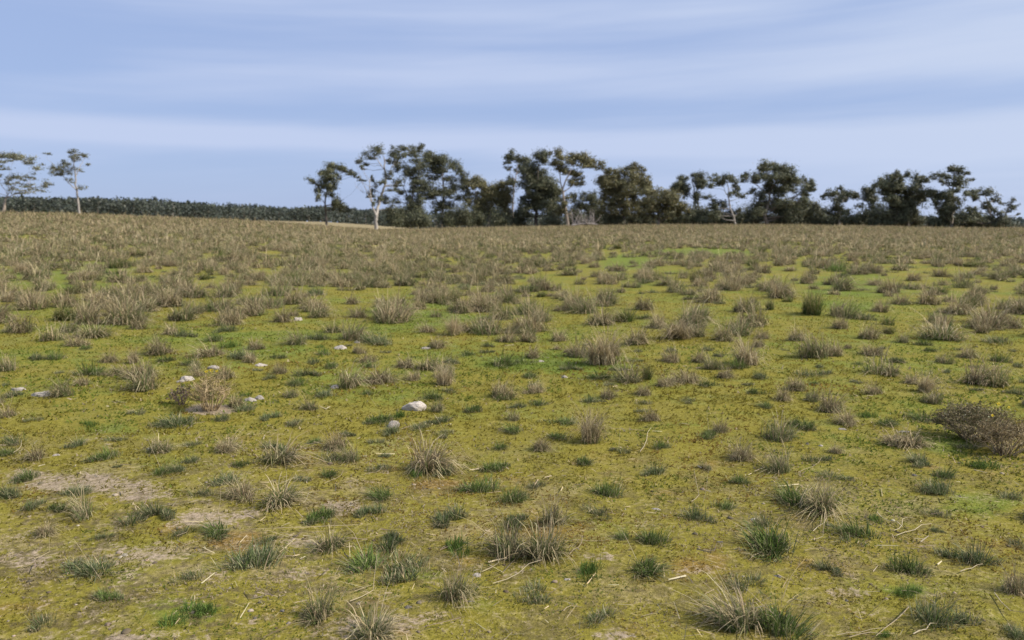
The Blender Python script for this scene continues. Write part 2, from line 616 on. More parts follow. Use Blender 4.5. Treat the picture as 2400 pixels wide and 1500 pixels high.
def make_kind(kind, seed, lod=1.0, wmul=1.0, K=4):
    """returns {part name: arrays}, all about 0.3 m across; a tussock is a few crowns of unequal size grown together"""
    r = np.random.default_rng(seed)
    nc = int(r.integers(3, 7)) if kind in 'GLF' else int(r.integers(3, 7))
    off = 0.060 if kind in 'GLF' else 0.058
    wind = r.normal(0, 0.22, 2)
    cent = np.array([[r.normal(0, off), r.normal(0, off), r.uniform(0.45, 1.2), wind[0] + r.normal(0, .35), wind[1] + r.normal(0, .35), r.uniform(.3, 1.6)] for _ in range(nc)])
    cent[:, 5] /= cent[:, 5].sum()
    cent[:, :2] -= (cent[:, :2] * cent[:, 5:6]).sum(0)

    def B(n, *a, **k):
        return blades(r, max(3, int(n * lod)), *a, K=K, cent=cent, **k)
    w = 0.0052 * wmul
    if kind == 'G':      # low green tuft
        g = join([B(320, 0.070, (0.05, 0.15), (0.1, 1.1), (0.3, 1.5), w, GREEN if seed % 2 else BLUEG),
                  B(190, 0.105, (0.04, 0.11), (0.5, 1.35), (0.2, 0.9), w, BLUEG, tip=DRY, tipmix=0.4)])
        d = B(80, 0.10, (0.06, 0.15), (0.5, 1.4), (0.1, 1.0), w * 0.8, DRY)
        return {'green_leaves': g, 'dry_leaves': d}
    if kind == 'L':      # bright fresh grass
        g = B(240, 0.10, (0.04, 0.11), (0.0, 1.1), (0.2, 1.3), w, BRIGHT)
        return {'green_leaves': g}
    if kind == 'F':      # flat spreading, greyish
        g = B(260, 0.11, (0.04, 0.11), (0.6, 1.35), (0.1, 0.7), w, BLUEG)
        d = B(130, 0.12, (0.05, 0.13), (0.6, 1.4), (0.1, 0.6), w * 0.8, DRY)
        return {'green_leaves': g, 'dry_leaves': d}
    if kind == 'M':      # green at the foot, dead leaves above
        g = B(420, 0.100, (0.06, 0.20), (0.1, 1.05), (0.2, 1.2), w, GREEN + BLUEG, tip=DRY, tipmix=0.2)
        d = join([B(200, 0.078, (0.14, 0.36), (0.0, 0.9), (0.9, 3.2), w * 1.25, DRY + STRAW, tip=DRY),
                  B(60, 0.11, (0.10, 0.20), (0.4, 1.2), (0.2, 1.0), w, BROWN, tip=DRY)])
        return {'green_leaves': g, 'dry_leaves': d}
    if kind == 'D':      # mostly dead, grey brown mop
        g = B(190, 0.11, (0.05, 0.16), (0.2, 1.1), (0.2, 1.0), w, GREEN)
        d = join([B(330, 0.078, (0.14, 0.36), (0.0, 1.0), (1.0, 3.2), w * 1.25, DRY, tip=DRY),
                  B(170, 0.085, (0.08, 0.20), (0.0, 1.1), (0.5, 1.8), w * 1.2, DRY + BROWN),
                  B(150, 0.09, (0.08, 0.20), (0.4, 1.3), (0.3, 1.2), w, BROWN, tip=DRY)])
        return {'green_leaves': g, 'dry_leaves': d}
    if kind == 'T':      # tall bright straw, leaves falling over
        g = B(90, 0.09, (0.06, 0.15), (0.2, 1.1), (0.2, 1.0), w, GREEN)
        d = join([B(380, 0.060, (0.26, 0.5), (0.0, 0.45), (0.9, 2.8), w * 1.1, STRAW + DRY, tip=STRAW),
                  B(220, 0.075, (0.15, 0.34), (0.1, 0.7), (0.5, 2.0), w, DRY)])
        return {'green_leaves': g, 'dry_leaves': d}
    if kind == 'K':      # tall dark green tussock with golden heads
        g = B(460, 0.080, (0.15, 0.33), (0.0, 0.7), (0.3, 1.3), w, [(0.075, 0.115, 0.03), (0.105, 0.14, 0.04), (0.13, 0.15, 0.045)])
        d = B(130, 0.07, (0.24, 0.40), (0.0, 0.5), (0.4, 2.0), w, [(0.34, 0.27, 0.10), (0.40, 0.32, 0.15)], tip=STRAW)
        return {'green_leaves': g, 'dry_leaves': d}


NOM = {'G': (0.28, 0.115), 'L': (0.27, 0.10), 'F': (0.34, 0.08), 'M': (0.36, 0.25), 'D': (0.36, 0.26), 'T': (0.42, 0.34), 'K': (0.36, 0.30)}
NVAR = {'G': 12, 'L': 3, 'F': 6, 'M': 14, 'D': 14, 'T': 5, 'K': 3}
PROTO = {}


def measure(parts):
    V = np.concatenate([A[0] for A in parts.values()])
    return 2 * np.quantile(np.hypot(V[:, 0], V[:, 1]), 0.90), np.quantile(V[:, 2], 0.985)


SIZE = {}
for kd, nv in NVAR.items():
    for v in range(nv):
        parts_ = make_kind(kd, 100 * (ord(kd) % 37) + v)
        SIZE[kd, v] = measure(parts_)
        PROTO[kd, v] = {pn: mesh_from(pn, A[0], [A[1], A[2]], A[3]) for pn, A in parts_.items()}
        for me in PROTO[kd, v].values():
            me.materials.append(M_grass)


# straw stalks: flat-sided bent stems with a little thickness
def stalk_mesh(seed):
    r = random.Random(seed)
    bends = [0.0, r.uniform(-.1, .1), r.uniform(-.9, .9) if seed % 3 == 0 else r.uniform(-.15, .15), r.uniform(-.25, .25)]
    p, a = Vector((0, 0, 0)), 0.0
    pts = [p.copy()]
    for k in range(4):
        a += bends[k]
        p = p + Vector((math.cos(a), math.sin(a) * 0.55, math.sin(a) * 0.45)) * 0.25
        pts.append(p.copy())
    V, Q, C = [], [], []
    base = np.array(STRAW[seed % 3])
    for k, q in enumerate(pts):
        w = 0.0040 * (1 - 0.12 * k)
        for s in range(4):
            b = math.pi / 2 * s
            V.append((q.x, q.y + w * math.cos(b), q.z + 0.5 * w * math.sin(b)))
            C.append(base * (0.9 + 0.05 * k))
        if k:
            for s in range(4):
                Q.append((4 * k - 4 + s, 4 * k - 4 + (s + 1) % 4, 4 * k + (s + 1) % 4, 4 * k + s))
    me = mesh_from('straw_stalk', np.array(V), [np.array(Q)], np.array(C))
    me.materials.append(M_stalk)
    return me


STALKS = [stalk_mesh(s) for s in range(9)]

# tufts traced from the photograph: x, base y, width, height (pixels), kind
TUFTS = """
167 1050 55 24 G;267 1035 50 15 F;5 1070 44 28 G;80 1077 45 24 D;233 1080 66 30 G;370 1063 55 27 M;274 1096 22 12 G;447 1046 50 15 F;
523 1060 66 34 D;447 1085 50 20 G;376 1112 56 22 G;412 1106 44 26 G;557 1095 50 24 G;653 1083 100 48 M;737 1040 30 14 G;787 1055 60 42 D;777 1082 80 20 F;
520 1138 72 30 G;170 1163 65 28 G;10 1168 72 40 G;70 1192 60 34 G;128 1198 50 24 G;187 1213 86 50 M;312 1226 80 44 F;368 1214 90 64 G;563 1170 80 42 D;
650 1187 110 50 M;705 1128 45 16 F;770 1118 50 20 G;742 1226 86 38 G;500 1258 90 32 G;418 1258 70 22 F;233 1265 52 24 F;587 1333 130 62 G;190 1350 140 50 G;
475 1163 60 12 F;815 1023 40 16 G;985 1006 60 16 F;1203 1016 50 24 G;1174 1053 38 18 G;877 1040 45 16 F;1385 1043 88 78 T;1305 1030 50 18 G;
820 1083 60 38 M;900 1073 30 18 G;1005 1105 120 72 D;975 1118 50 30 L;1040 1115 56 34 G;1120 1155 96 44 G;1370 1090 48 24 G;1535 1115 65 32 G;1422 1163 76 44 G;
893 1172 70 28 G;860 1210 66 40 G;1050 1230 96 42 G;1208 1232 82 32 G;1296 1232 76 62 M;1190 1310 105 84 M;1272 1312 120 88 M;1462 1265 42 28 G;1532 1276 80 44 G;
1517 1346 95 48 G;850 1338 104 44 G;965 1336 110 34 F;930 1362 110 24 F;870 1508 120 50 M;1657 1030 40 22 G;1827 1034 76 52 M;1832 1110 72 78 M;
1737 1134 45 20 G;1865 1182 92 48 G;1928 1202 112 92 M;2165 1092 76 30 G;1960 1063 32 18 D;1925 1083 70 16 F;2303 1100 70 24 L;2133 1047 100 28 D;
1815 1299 140 74 G;2015 1263 112 48 G;2207 1212 62 28 F;2200 1248 32 18 G;2285 1323 116 60 G;2390 1392 74 58 D;1750 1482 150 92 M;1840 1490 150 84 G;
2228 1472 150 88 G;2392 1500 80 52 G;2080 1496 44 24 L;2125 1398 60 22 L;2150 1392 40 18 L;420 1462 120 24 L;470 1440 80 18 L;
10 870 50 40 M;8 905 25 16 G;140 930 56 50 M;190 903 40 18 D;330 918 80 60 M;322 886 70 38 D;210 880 72 30 G;550 955 40 42 D;570 964 46 18 G;525 887 45 40 D;
655 876 40 34 D;693 905 50 28 G;720 882 60 22 G;757 930 60 20 G;400 1000 110 32 G;445 857 46 22 G;490 835 80 24 D;560 842 70 24 G;310 852 32 40 T;
695 808 56 32 M;742 797 60 24 G;757 833 35 14 G;600 820 36 22 D;370 832 66 48 D;427 790 60 36 G;400 783 42 22 D;503 800 50 24 G;537 815 50 26 L;535 762 76 52 D;
315 772 46 28 D;120 843 42 18 G;77 843 50 26 G;180 812 52 26 D;660 755 52 32 D;820 908 66 48 M;888 898 72 34 D;1015 938 60 24 G;1042 905 50 44 T;
1172 933 64 44 D;1180 938 40 14 G;950 862 46 24 D;1002 868 80 32 M;1060 852 40 18 G;1185 858 92 32 G;1097 834 40 20 G;1022 816 42 24 D;885 807 92 22 G;
1247 840 40 26 D;1410 858 96 80 T;1410 888 62 16 G;1478 898 80 44 M;1518 890 36 40 K;1422 935 40 38 D;1390 944 50 16 G;1512 927 42 22 D;1513 948 40 11 F;1110 966 60 22 G;
1213 957 46 17 G;1262 951 50 16 G;880 994 72 24 G;1025 994 60 20 G;985 1004 44 16 F;1325 996 70 22 G;1065 787 56 66 T;1000 779 42 48 D;1270 754 56 34 M;1240 724 62 54 M;
1410 762 70 40 D;1490 808 60 68 D;1510 727 50 48 D;1350 722 66 40 D;1240 802 46 38 D;1188 803 50 30 D;1310 800 44 34 D;1903 738 68 64 K;2067 732 46 58 D;1915 840 80 68 M;
1962 836 52 46 D;2215 852 52 52 M;2173 921 64 48 T;1675 867 60 54 M;1755 857 80 62 T;1735 864 44 34 G;1920 882 82 38 F;2050 834 60 28 D;2037 795 52 38 D;1790 795 36 22 D;
1783 888 50 22 G;1700 886 46 22 D;1610 897 70 32 D;1657 906 46 22 G;2055 924 40 34 D;2090 882 90 44 M;1840 939 42 38 D;1870 917 46 34 D;1905 942 46 26 M;1800 957 46 17 G;
1950 967 72 48 D;1690 1013 42 50 D;1663 1022 36 18 G;2035 980 50 18 L;2085 998 60 22 G;1885 1005 70 28 G;2167 987 72 17 G;2345 805 80 36 F;2347 849 50 26 G;2300 902 84 76 D;2342 907 70 50 M;
2385 925 50 30 G;2220 772 66 36 D;2245 737 80 40 D;2290 717 60 50 D;2120 805 36 26 M;2167 810 36 13 G;1975 770 46 44 D;1765 764 72 62 D;1745 732 70 40 M;1808 726 30 30 K;1625 767 80 58 M;
2185 714 66 40 D;2085 687 56 48 D;1975 682 70 44 M;1893 665 42 48 D;1812 672 38 34 D;1845 692 50 36 D;1668 655 48 44 D;1630 662 40 34 K;1965 637 60 22 L;
1545 770 56 40 D;1580 850 50 34 D;1560 905 50 24 D;1440 835 40 28 D;1350 838 56 36 D;1130 770 50 30 D;1150 720 54 44 D;1080 735 60 44 D;985 725 46 56 D;900 735 60 40 M;840 745 50 34 D;
860 850 40 22 D;650 840 34 16 G;250 850 40 26 D;40 780 70 54 D;110 800 60 44 M;200 760 70 50 D;150 720 60 44 D;60 720 70 48 D;270 740 60 44 D;390 720 66 50 D;460 735 50 40 M;590 730 60 46 D;720 725 56 40 D;
780 780 44 26 M;1340 868 44 22 G;1640 850 40 28 D;2110 850 40 22 G;2140 900 40 20 D;2270 840 50 30 D;2380 770 50 34 D;2390 860 36 26 G;2310 780 44 26 D;1870 800 50 30 D;1700 800 60 40 D
"""


def parse_tufts():
    L = []
    for it in TUFTS.replace('\n', '').split(';'):
        f = it.split()
        if len(f) == 5:
            L.append((float(f[0]), float(f[1]), float(f[2]), float(f[3]), f[4]))
    return L


tufts = parse_tufts()
RNG = np.random.default_rng(7)
PR = random.Random(11)

# rocks traced from the photograph: x, base y, width, height px, label, shape seed
ROCKS = [
    (37, 917, 30, 14, 'small flat pale stone, farther of two from the tuft with a dead straw top', 1),
    (90, 930, 44, 18, 'flat pale stone touching the dark green tuft with a dead straw top', 2),
    (436, 893, 30, 17, 'rounded pale stone leaning on a smaller stone behind the dark weed', 3),
    (419, 896, 20, 10, 'small wedge stone against the side of a rounded pale stone', 4),
    (497, 866, 24, 14, 'small grey stone behind the twiggy shrub with yellow flowers', 5),
    (607, 859, 32, 12, 'thin sloping pale stone alone on bright moss', 6),
    (583, 941, 30, 14, 'low pale stone, longer of a touching pair beside the twiggy shrub', 7),
    (607, 936, 22, 14, 'blocky pale stone, shorter of a touching pair beside the twiggy shrub', 8),
    (795, 819, 28, 14, 'rounded pale stone alone among small green tufts', 9),
    (968, 963, 50, 30, 'largest pale boulder, domed, with a green tuft at its foot', 10),
    (916, 1004, 32, 26, 'upright pinkish stone beside a spreading green tuft', 11),
    (997, 819, 20, 9, 'little flat stone beside a small brown tussock', 12),
    (1325, 886, 20, 11, 'grey flat-topped stone alone in front of the tall straw tussock', 13),
    (1268, 849, 15, 7, 'tiny pale stone in the shade strip beside the tall straw tussock', 14),
    (836, 804, 15, 8, 'tiny pale stone at the end of a long low green tuft', 15),
    (697, 752, 16, 12, 'little whitish stone showing between dry tussocks', 16),
    (785, 910, 22, 12, 'grey half-buried stone by a low spreading green tuft', 17),
    (2128, 1015, 30, 9, 'flat broken grey stone beside the brown flattened tussock', 18),
    (1975, 1008, 20, 8, 'thin grey stone chip on open moss by the sparse brown tuft', 19),
    (1330, 1360, 20, 11, 'angular white stone on thin turf below the big twin tussock', 20),
    (1115, 1352, 26, 13, 'tan flat stone on thin turf below the big twin tussock', 21),
    (1540, 1197, 26, 10, 'flat tan stone with a dark side by the green tuft with a straw stalk', 22),
    (1100, 1414, 26, 11, 'dark grey half-buried stone in mossy turf', 23),
    (955, 1427, 18, 14, 'rounded dark clod of earth on moss', 24),
    (660, 1434, 15, 11, 'reddish brown pebble on moss', 25),
    (597, 1451, 12, 9, 'dark pebble below a reddish brown pebble', 26),
    (1823, 1353, 16, 11, 'dark angular stone in grass between two green tufts', 27),
    (1767, 1220, 14, 10, 'grey pebble by the large pointed green tuft', 28),
    (1688, 1272, 15, 9, 'dark flat pebble on open moss', 29),
    (2146, 1116, 15, 10, 'dark brown clod on open moss below a green tuft', 30),
    (1987, 1409, 16, 11, 'brown stone half-hidden by grass near bright fresh shoots', 31),
    (535, 1380, 11, 8, 'small pale pebble below the green tuft with one upright stalk', 32),
    (128, 1069, 16, 9, 'pinkish pebble beside a small brown tuft', 33),
    (1480, 1500, 40, 10, 'pale flat stone in a patch of bare soil', 34),
    (285, 1502, 34, 10, 'flat pale stone in the bottom soil patch by mossy turf', 35),
    (1893, 1042, 10, 8, 'dark pebble beside a pale one on moss', 36),
    (1925, 1046, 12, 8, 'pale pebble beside a dark one on moss', 37),
]
DARKROCK = {24: (.55), 25: .8, 26: .5, 27: .6, 29: .5, 30: .45, 31: .6, 36: .45, 23: .75}


def ico(sub):
    t = (1 + 5 ** 0.5) / 2
    V = [(-1, t, 0), (1, t, 0), (-1, -t, 0), (1, -t, 0), (0, -1, t), (0, 1, t), (0, -1, -t), (0, 1, -t), (t, 0, -1), (t, 0, 1), (-t, 0, -1), (-t, 0, 1)]
    Fc = [(0, 11, 5), (0, 5, 1), (0, 1, 7), (0, 7, 10), (0, 10, 11), (1, 5, 9), (5, 11, 4), (11, 10, 2), (10, 7, 6), (7, 1, 8), (3, 9, 4), (3, 4, 2), (3, 2, 6), (3, 6, 8), (3, 8, 9), (4, 9, 5), (2, 4, 11), (6, 2, 10), (8, 6, 7), (9, 8, 1)]
    V = [Vector(v).normalized() for v in V]
    for _ in range(sub):
        cache, nf = {}, []

        def mid(a, b):
            k = (min(a, b), max(a, b))
            if k not in cache:
                V.append(((V[a] + V[b]) / 2).normalized())
                cache[k] = len(V) - 1
            return cache[k]
        for a, b, c in Fc:
            ab, bc, ca = mid(a, b), mid(b, c), mid(c, a)
            nf += [(a, ab, ca), (b, bc, ab), (c, ca, bc), (ab, bc, ca)]
        Fc = nf
    return np.array([v[:] for v in V]), np.array(Fc)


ICO3, ICO1 = ico(3), ico(1)


def rock_mesh(seed):
    r = np.random.default_rng(seed)
    V = ICO3[0].copy()
    # chop with random planes for facets, then roughen
    for _ in range(9):
        n = r.normal(size=3)
        n /= np.linalg.norm(n)
        d = r.uniform(0.48, 0.85)
        s = V @ n - d
        V = V - np.where(s > 0, s, 0)[:, None] * n * 0.85
    u = V * 2.3 + seed
    V = V * (1 + 0.40 * (fbm(u[:, 0] + u[:, 2], u[:, 1] - u[:, 2] * 0.7, seed, 4) - 0.5))[:, None]
    V[:, 2] = np.where(V[:, 2] < 0, V[:, 2] * 0.4, V[:, 2])
    V -= [(V[:, 0].max() + V[:, 0].min()) / 2, (V[:, 1].max() + V[:, 1].min()) / 2, 0]
    V[:, :2] /= (V[:, 0].max() - V[:, 0].min())
    V[:, 2] /= V[:, 2].max()
    return mesh_from('rock', V, [ICO3[1]], None, True)


def r_dep(q):
    return 0.85 if q[3] > 0.45 * q[2] else 0.6


def build_rocks():
    px = np.array([q[0] for q in ROCKS], float)
    py = np.array([min(q[1], 1499.0) for q in ROCKS], float)
    P, _ = ground_hit(px, py)
    dep = project(P)[2]
    for q, p, d in zip(ROCKS, P, dep):
        w, h = 1.18 * q[2] * d / F, 1.1 * q[3] * d / F
        me = rock_mesh(q[5])
        nm = 'pebble' if q[2] < 21 else 'rock'
        o = link(nm, me, M_rock)
        if q[5] in DARKROCK:
            me.materials.clear()
            m = M_rock.copy()
            m.name = 'dark_stone'
            k = DARKROCK[q[5]]
            hs = [n for n in m.node_tree.nodes if n.bl_idname == 'ShaderNodeHueSaturation'][0]
            for l in list(hs.inputs['Value'].links):
                m.node_tree.links.remove(l)
            hs.inputs['Value'].default_value = k * 0.7
            me.materials.append(m)
        o.location = (p[0], p[1] + w * 0.3, p[2] - 0.010)
        o.scale = (w, w * r_dep(q), max(h - 0.45 * w * math.sin(math.atan2(CAMZ, d)), 0.38 * h) * 0.75 + 0.004)
        o.rotation_euler = (PR.uniform(-.08, .08), PR.uniform(-.08, .08), PR.uniform(-0.4, 0.4))
        tag(o, q[4], 'pebble' if nm == 'pebble' else 'rock')


build_rocks()

# ------------------------------------------------------------------ tussock placement
WORDS = {'G': 'green grass tuft', 'L': 'bright fresh green grass clump', 'F': 'flattened grey-green grass tuft', 'M': 'green-footed straw-topped tussock',
         'D': 'dead brown grass tussock', 'T': 'drooping pale straw tussock', 'K': 'dark green golden-headed tussock'}
NAMES = {'G': 'green_grass_tuft', 'L': 'green_grass_tuft', 'F': 'flat_grass_tuft', 'M': 'mixed_grass_tussock', 'D': 'dry_grass_tussock', 'T': 'straw_tussock', 'K': 'green_tussock'}
CATS = {'G': 'grass tuft', 'L': 'grass tuft', 'F': 'grass tuft', 'M': 'tussock', 'D': 'tussock', 'T': 'tussock', 'K': 'tussock'}
GROUPS = {'G': 'low green grass tufts on the pasture', 'L': 'clumps of bright fresh grass', 'F': 'flattened grey-green grass tufts', 'M': 'tussocks with green foot and straw top',
          'D': 'dead brown grass tussocks', 'T': 'tall straw tussocks', 'K': 'tall dark green tussocks'}
LAND = [(968, 955, 'the largest pale boulder'), (916, 1000, 'the upright pinkish stone'), (595, 938, 'the touching pair of pale stones'), (430, 893, 'the two leaning pale stones'),
        (485, 965, 'the twiggy shrub with yellow flowers'), (2310, 1050, 'the grey bush with yellow flowers'), (90, 930, 'the flat pale stone'), (607, 859, 'the thin sloping stone'),
        (795, 819, 'the rounded stone among tufts'), (1325, 886, 'the grey flat-topped stone'), (1425, 1487, 'the bare soil patch with a flat stone'), (1235, 1311, 'the big twin tussock'),
        (1410, 858, 'the tallest straw tussock'), (1903, 738, 'the dark green tussock with golden heads'), (310, 1150, 'the wide bare soil patch'), (800, 1192, 'a small bare soil patch'),
        (1795, 1486, 'the big strawy tuft with crossed stalks'), (2228, 1472, 'the large dark green clump'), (1385, 1043, 'the drooping straw tussock'), (1815, 1299, 'the large pointed green tuft'),
        (1120, 1155, 'the grey-green spiky tuft'), (2128, 1015, 'the flat broken grey stone')]
OWN = {(1410, 858): 'tallest pale straw tussock with mop of drooping leaves and bent stalks on bright moss', (1903, 738): 'rounded dark green tussock with golden drooping heads alone on bright moss',
       (1190, 1310): 'mixed tussock with pointed straw tip joined to its twin', (1272, 1312): 'wide mixed tussock with straw litter at its foot beside its twin',
       (1385, 1043): 'drooping straw tussock standing alone on open olive moss', (1815, 1299): 'large pointed green grass tuft with straw litter spilling beside it',
       (1750, 1482): 'big strawy tussock with long crossed stalks beside a dark green half', (1840, 1490): 'dark green tuft grown together with the big strawy tussock',
       (2228, 1472): 'large dark green grass clump with pale broken stalks on top', (587, 1333): 'large green grass tuft with one upright bent straw stalk',
       (190, 1350): 'sprawling green and straw tussock with loose stalks sticking out', (1120, 1155): 'spiky grey-green tuft with leaves fanned to the side',
       (1928, 1202): 'wide straw tussock with many bent stalks behind a dark green tuft', (1865, 1182): 'dark green tuft grown against a wide straw tussock',
       (1832, 1110): 'upright tussock with pointed straw cap and dark green foot', (140, 930): 'dark green tuft with dead straw top beside flat pale stone',
       (870, 1512): 'wide sparse dead tussock on the bare soil edge with loose stalks', (2015, 1263): 'grey-green tuft under a long bent straw', (2285, 1323): 'dark green tuft with an upright kinked straw stalk',
       (1005, 1105): 'grey-brown dead tussock with green tufts on either side', (1422, 1163): 'compact dark green tuft alone on open moss', (368, 1214): 'bluish green tuft, taller half of a long clump on bare soil',
       (312, 1226): 'flattened lower half of a long bluish clump on bare soil', (2390, 1392): 'grey twiggy dead tussock with a straw stalk leaning out'}


def size_word(kind, w, h):
    if kind in 'GLF':
        return 'tiny' if w < 0.13 else 'small' if w < 0.2 else 'broad'
    return 'small' if max(w, h) < 0.24 else 'medium' if max(w, h) < 0.36 else 'bulky'


def place_tuft(kind, p, w, h, label=None, nst=0, r=PR):
    var = r.randrange(NVAR[kind])
    w0, h0 = SIZE[kind, var]
    sx, sz = w / w0, h / h0
    t = thing(NAMES[kind], label, CATS[kind], (p[0], p[1], p[2]), r.uniform(0, 6.28), GROUPS[kind])
    t.scale = (sx * r.uniform(.92, 1.08), sx * r.uniform(.92, 1.08), min(max(sz, 0.4 * sx), 2.2 * sx))
    for pn, me in PROTO[kind, var].items():
        link(pn, me, None, t)
    for k in range(nst):
        o = link('straw_stalk', STALKS[r.randrange(9)], None, t)
        a = r.uniform(0, 6.28)
        L = (0.10 + 0.22 * r.random() ** 1.7) / max(sx, t.scale[2], .3)
        rad = r.uniform(0, 0.1)
        o.location = (rad * math.cos(a), rad * math.sin(a), r.uniform(0.03, 0.10))
        o.rotation_euler = (r.uniform(-.4, .4), -r.choice([r.uniform(0.0, 0.35), r.uniform(0.1, 0.6), r.uniform(0.4, 0.9)]), a + r.uniform(-.6, .6))
        o.scale = (L, L * 0.8 + 0.3, L * 0.8 + 0.3)
    return t


NUMW = {0: '', 1: ' with one straw stalk', 2: ' with two straw stalks'}


NB = {'D': 'a brown tussock', 'M': 'a green-footed tussock', 'G': 'a low green tuft', 'T': 'a straw tussock', 'K': 'a golden-headed tussock', 'F': 'a flattened tuft', 'L': 'fresh grass'}


def near_words(X, Y, kinds, i, w):
    dd = np.hypot(X - X[i], Y - Y[i])
    dd[i] = 99
    j = np.argsort(dd)[:2]
    gap = dd[j[0]] - w * .5
    rel = 'touching' if gap < 0.22 else 'near' if gap < 0.5 else 'clear of'
    s = rel + ' ' + NB[str(kinds[j[0]])]
    if dd[j[1]] < 1.3 * dd[j[0]] + 0.1 and kinds[j[1]] != kinds[j[0]]:
        s += ' and ' + NB[str(kinds[j[1]])]
    return s


def build_traced():
    px = np.array([q[0] for q in tufts])
    py = np.array([min(q[1], 1530.0) for q in tufts])
    P, _ = ground_hit(px, py)
    dep = project(P)[2]
    LP, _ = ground_hit(np.array([l[0] for l in LAND], float), np.array([l[1] for l in LAND], float))
    out = []
    kinds = np.array([q[4] for q in tufts])
    for qi, (q, p, d) in enumerate(zip(tufts, P, dep)):
        x, y, wp, hp, kind = q
        sh = 0.86 if kind in 'MD' else 0.82 if kind == 'G' and y > 950 else 1.0
        w = wp * d / F * (0.95 if y < 810 else 1.0)
        h = (hp + 2) * d / F * sh
        if kind in 'GLF':        # seen from above: part of the pixel height is depth
            h = max(h - 0.30 * w * (CAMZ / max(d, 1.7)), 0.045)
        else:
            h = max(h - 0.15 * w * (CAMZ / max(d, 1.7)), 0.08)
        pos = np.array([p[0], p[1] + w * 0.22, 0.0])
        pos[2] = height(pos[0], pos[1])
        nst = 0
        if y > 990 and kind in 'MDT':
            nst = PR.choice([1, 2, 4])
        elif y > 990 and kind == 'G':
            nst = PR.choice([0, 0, 1, 2])
        elif kind in 'MDT' and y > 780:
            nst = PR.choice([0, 1, 3])
        if (x, y) in ((1750, 1482),):
            nst = 20
        if (x, y) in ((1840, 1490), (1928, 1202), (2228, 1472), (1410, 858), (870, 1512)):
            nst = 14
        if (x, y) in ((587, 1333), (2285, 1323)):
            nst = 1
        if (x, y) in OWN:
            label = OWN[x, y]
        else:
            dd = np.hypot(LP[:, 0] - pos[0], LP[:, 1] - pos[1])
            dd = np.where(np.hypot(LP[:, 0] - p[0], LP[:, 1] - p[1]) < 0.02, 99, dd)
            k = int(np.argmin(dd))
            so = float(cover_at(pos[0], pos[1], pos[2])[0])
            rel = ('beside ' + LAND[k][2]) if dd[k] < 0.75 else 'on thin turf with bare soil' if so > 0.22 else 'on open mossy turf' if y > 940 else near_words(P[:, 0], P[:, 1], kinds, qi, w)
            form = '' if kind in 'GLF' else 'squat ' if h < 0.66 * w else 'upright ' if h > 0.84 * w else 'rounded '
            label = f'{size_word(kind, w, h)} {form}{WORDS[kind]}{NUMW.get(nst, " with several straw stalks")} {rel}'
            if len(label.split()) > 16:
                label = f'{size_word(kind, w, h)} {form}{WORDS[kind]} {rel}'
            if len(label.split()) > 16:
                label = label.rsplit(' and ', 1)[0]
        place_tuft(kind, pos, w, h, label, nst)
        out.append((pos[0], pos[1], w))
    return out


placed = build_traced()


def extra_tufts():
    """low small clumps filling the turf between the traced ones"""
    rng = np.random.default_rng(17)
    pr = random.Random(29)
    got = []
    cpx, cpy = rng.uniform(-150, 2550, 1500), 810 + 680 * rng.random(1500) ** 1.3
    P, _ = ground_hit(cpx, cpy)
    for p, py in zip(P, cpy):
        if len(got) >= 150:
            break
        A = np.array([q[:2] for q in placed] + [q[:2] for q in got])
        if np.min(np.hypot(A[:, 0] - p[0], A[:, 1] - p[1])) < 0.26:
            continue
        kind = rng.choice(['G', 'F', 'F', 'M', 'D', 'L'], p=[.3, .2, .12, .16, .16, .06])
        w = rng.uniform(0.10, 0.21)
        h = w * (rng.uniform(.25, .5) if kind in 'GFL' else rng.uniform(.45, .8))
        got.append((p[0], p[1], w, h, str(kind), p[2], py))
    X = np.array([q[0] for q in placed] + [q[0] for q in got])
    Y = np.array([q[1] for q in placed] + [q[1] for q in got])
    K = np.array([t[4] for t in tufts] + [q[4] for q in got])
    for i, q in enumerate(got):
        nst = pr.choice([0, 0, 1, 2]) if q[6] > 950 else 0
        lab = f'{size_word(q[4], q[2], q[3])} {"thin" if q[4] in "MD" else "low"} {WORDS[q[4]]}{NUMW[nst]} {near_words(X, Y, K, len(placed) + i, q[2])}'
        if len(lab.split()) > 16:
            lab = lab.rsplit(' and ', 1)[0]
        place_tuft(q[4], (q[0], q[1], q[5]), q[2], q[3], lab, nst, pr)


extra_tufts()

# ------------------------------------------------------------------ the tussock field running to the crest
CLEAR = [(1640, 590, 180, 9, 1), (1480, 612, 80, 14, .9), (1440, 590, 60, 8, .7), (1760, 690, 90, 16, .8), (1990, 700, 120, 36, .75), (1840, 740, 70, 40, .8), (1000, 745, 60, 30, .7),
         (940, 700, 26, 30, .7), (900, 775, 140, 22, .95), (1330, 745, 50, 20, .7), (430, 760, 90, 14, .6), (650, 790, 90, 30, .95), (480, 790, 140, 26, .95), (2190, 640, 110, 14, .5),
         (2150, 740, 60, 20, .7), (2330, 745, 70, 18, .7), (1550, 700, 60, 16, .6), (1620, 720, 50, 20, .6), (1130, 800, 60, 20, .8), (1300, 640, 60, 8, .4), (120, 690, 80, 8, .3), (1950, 610, 90, 7, .5)]


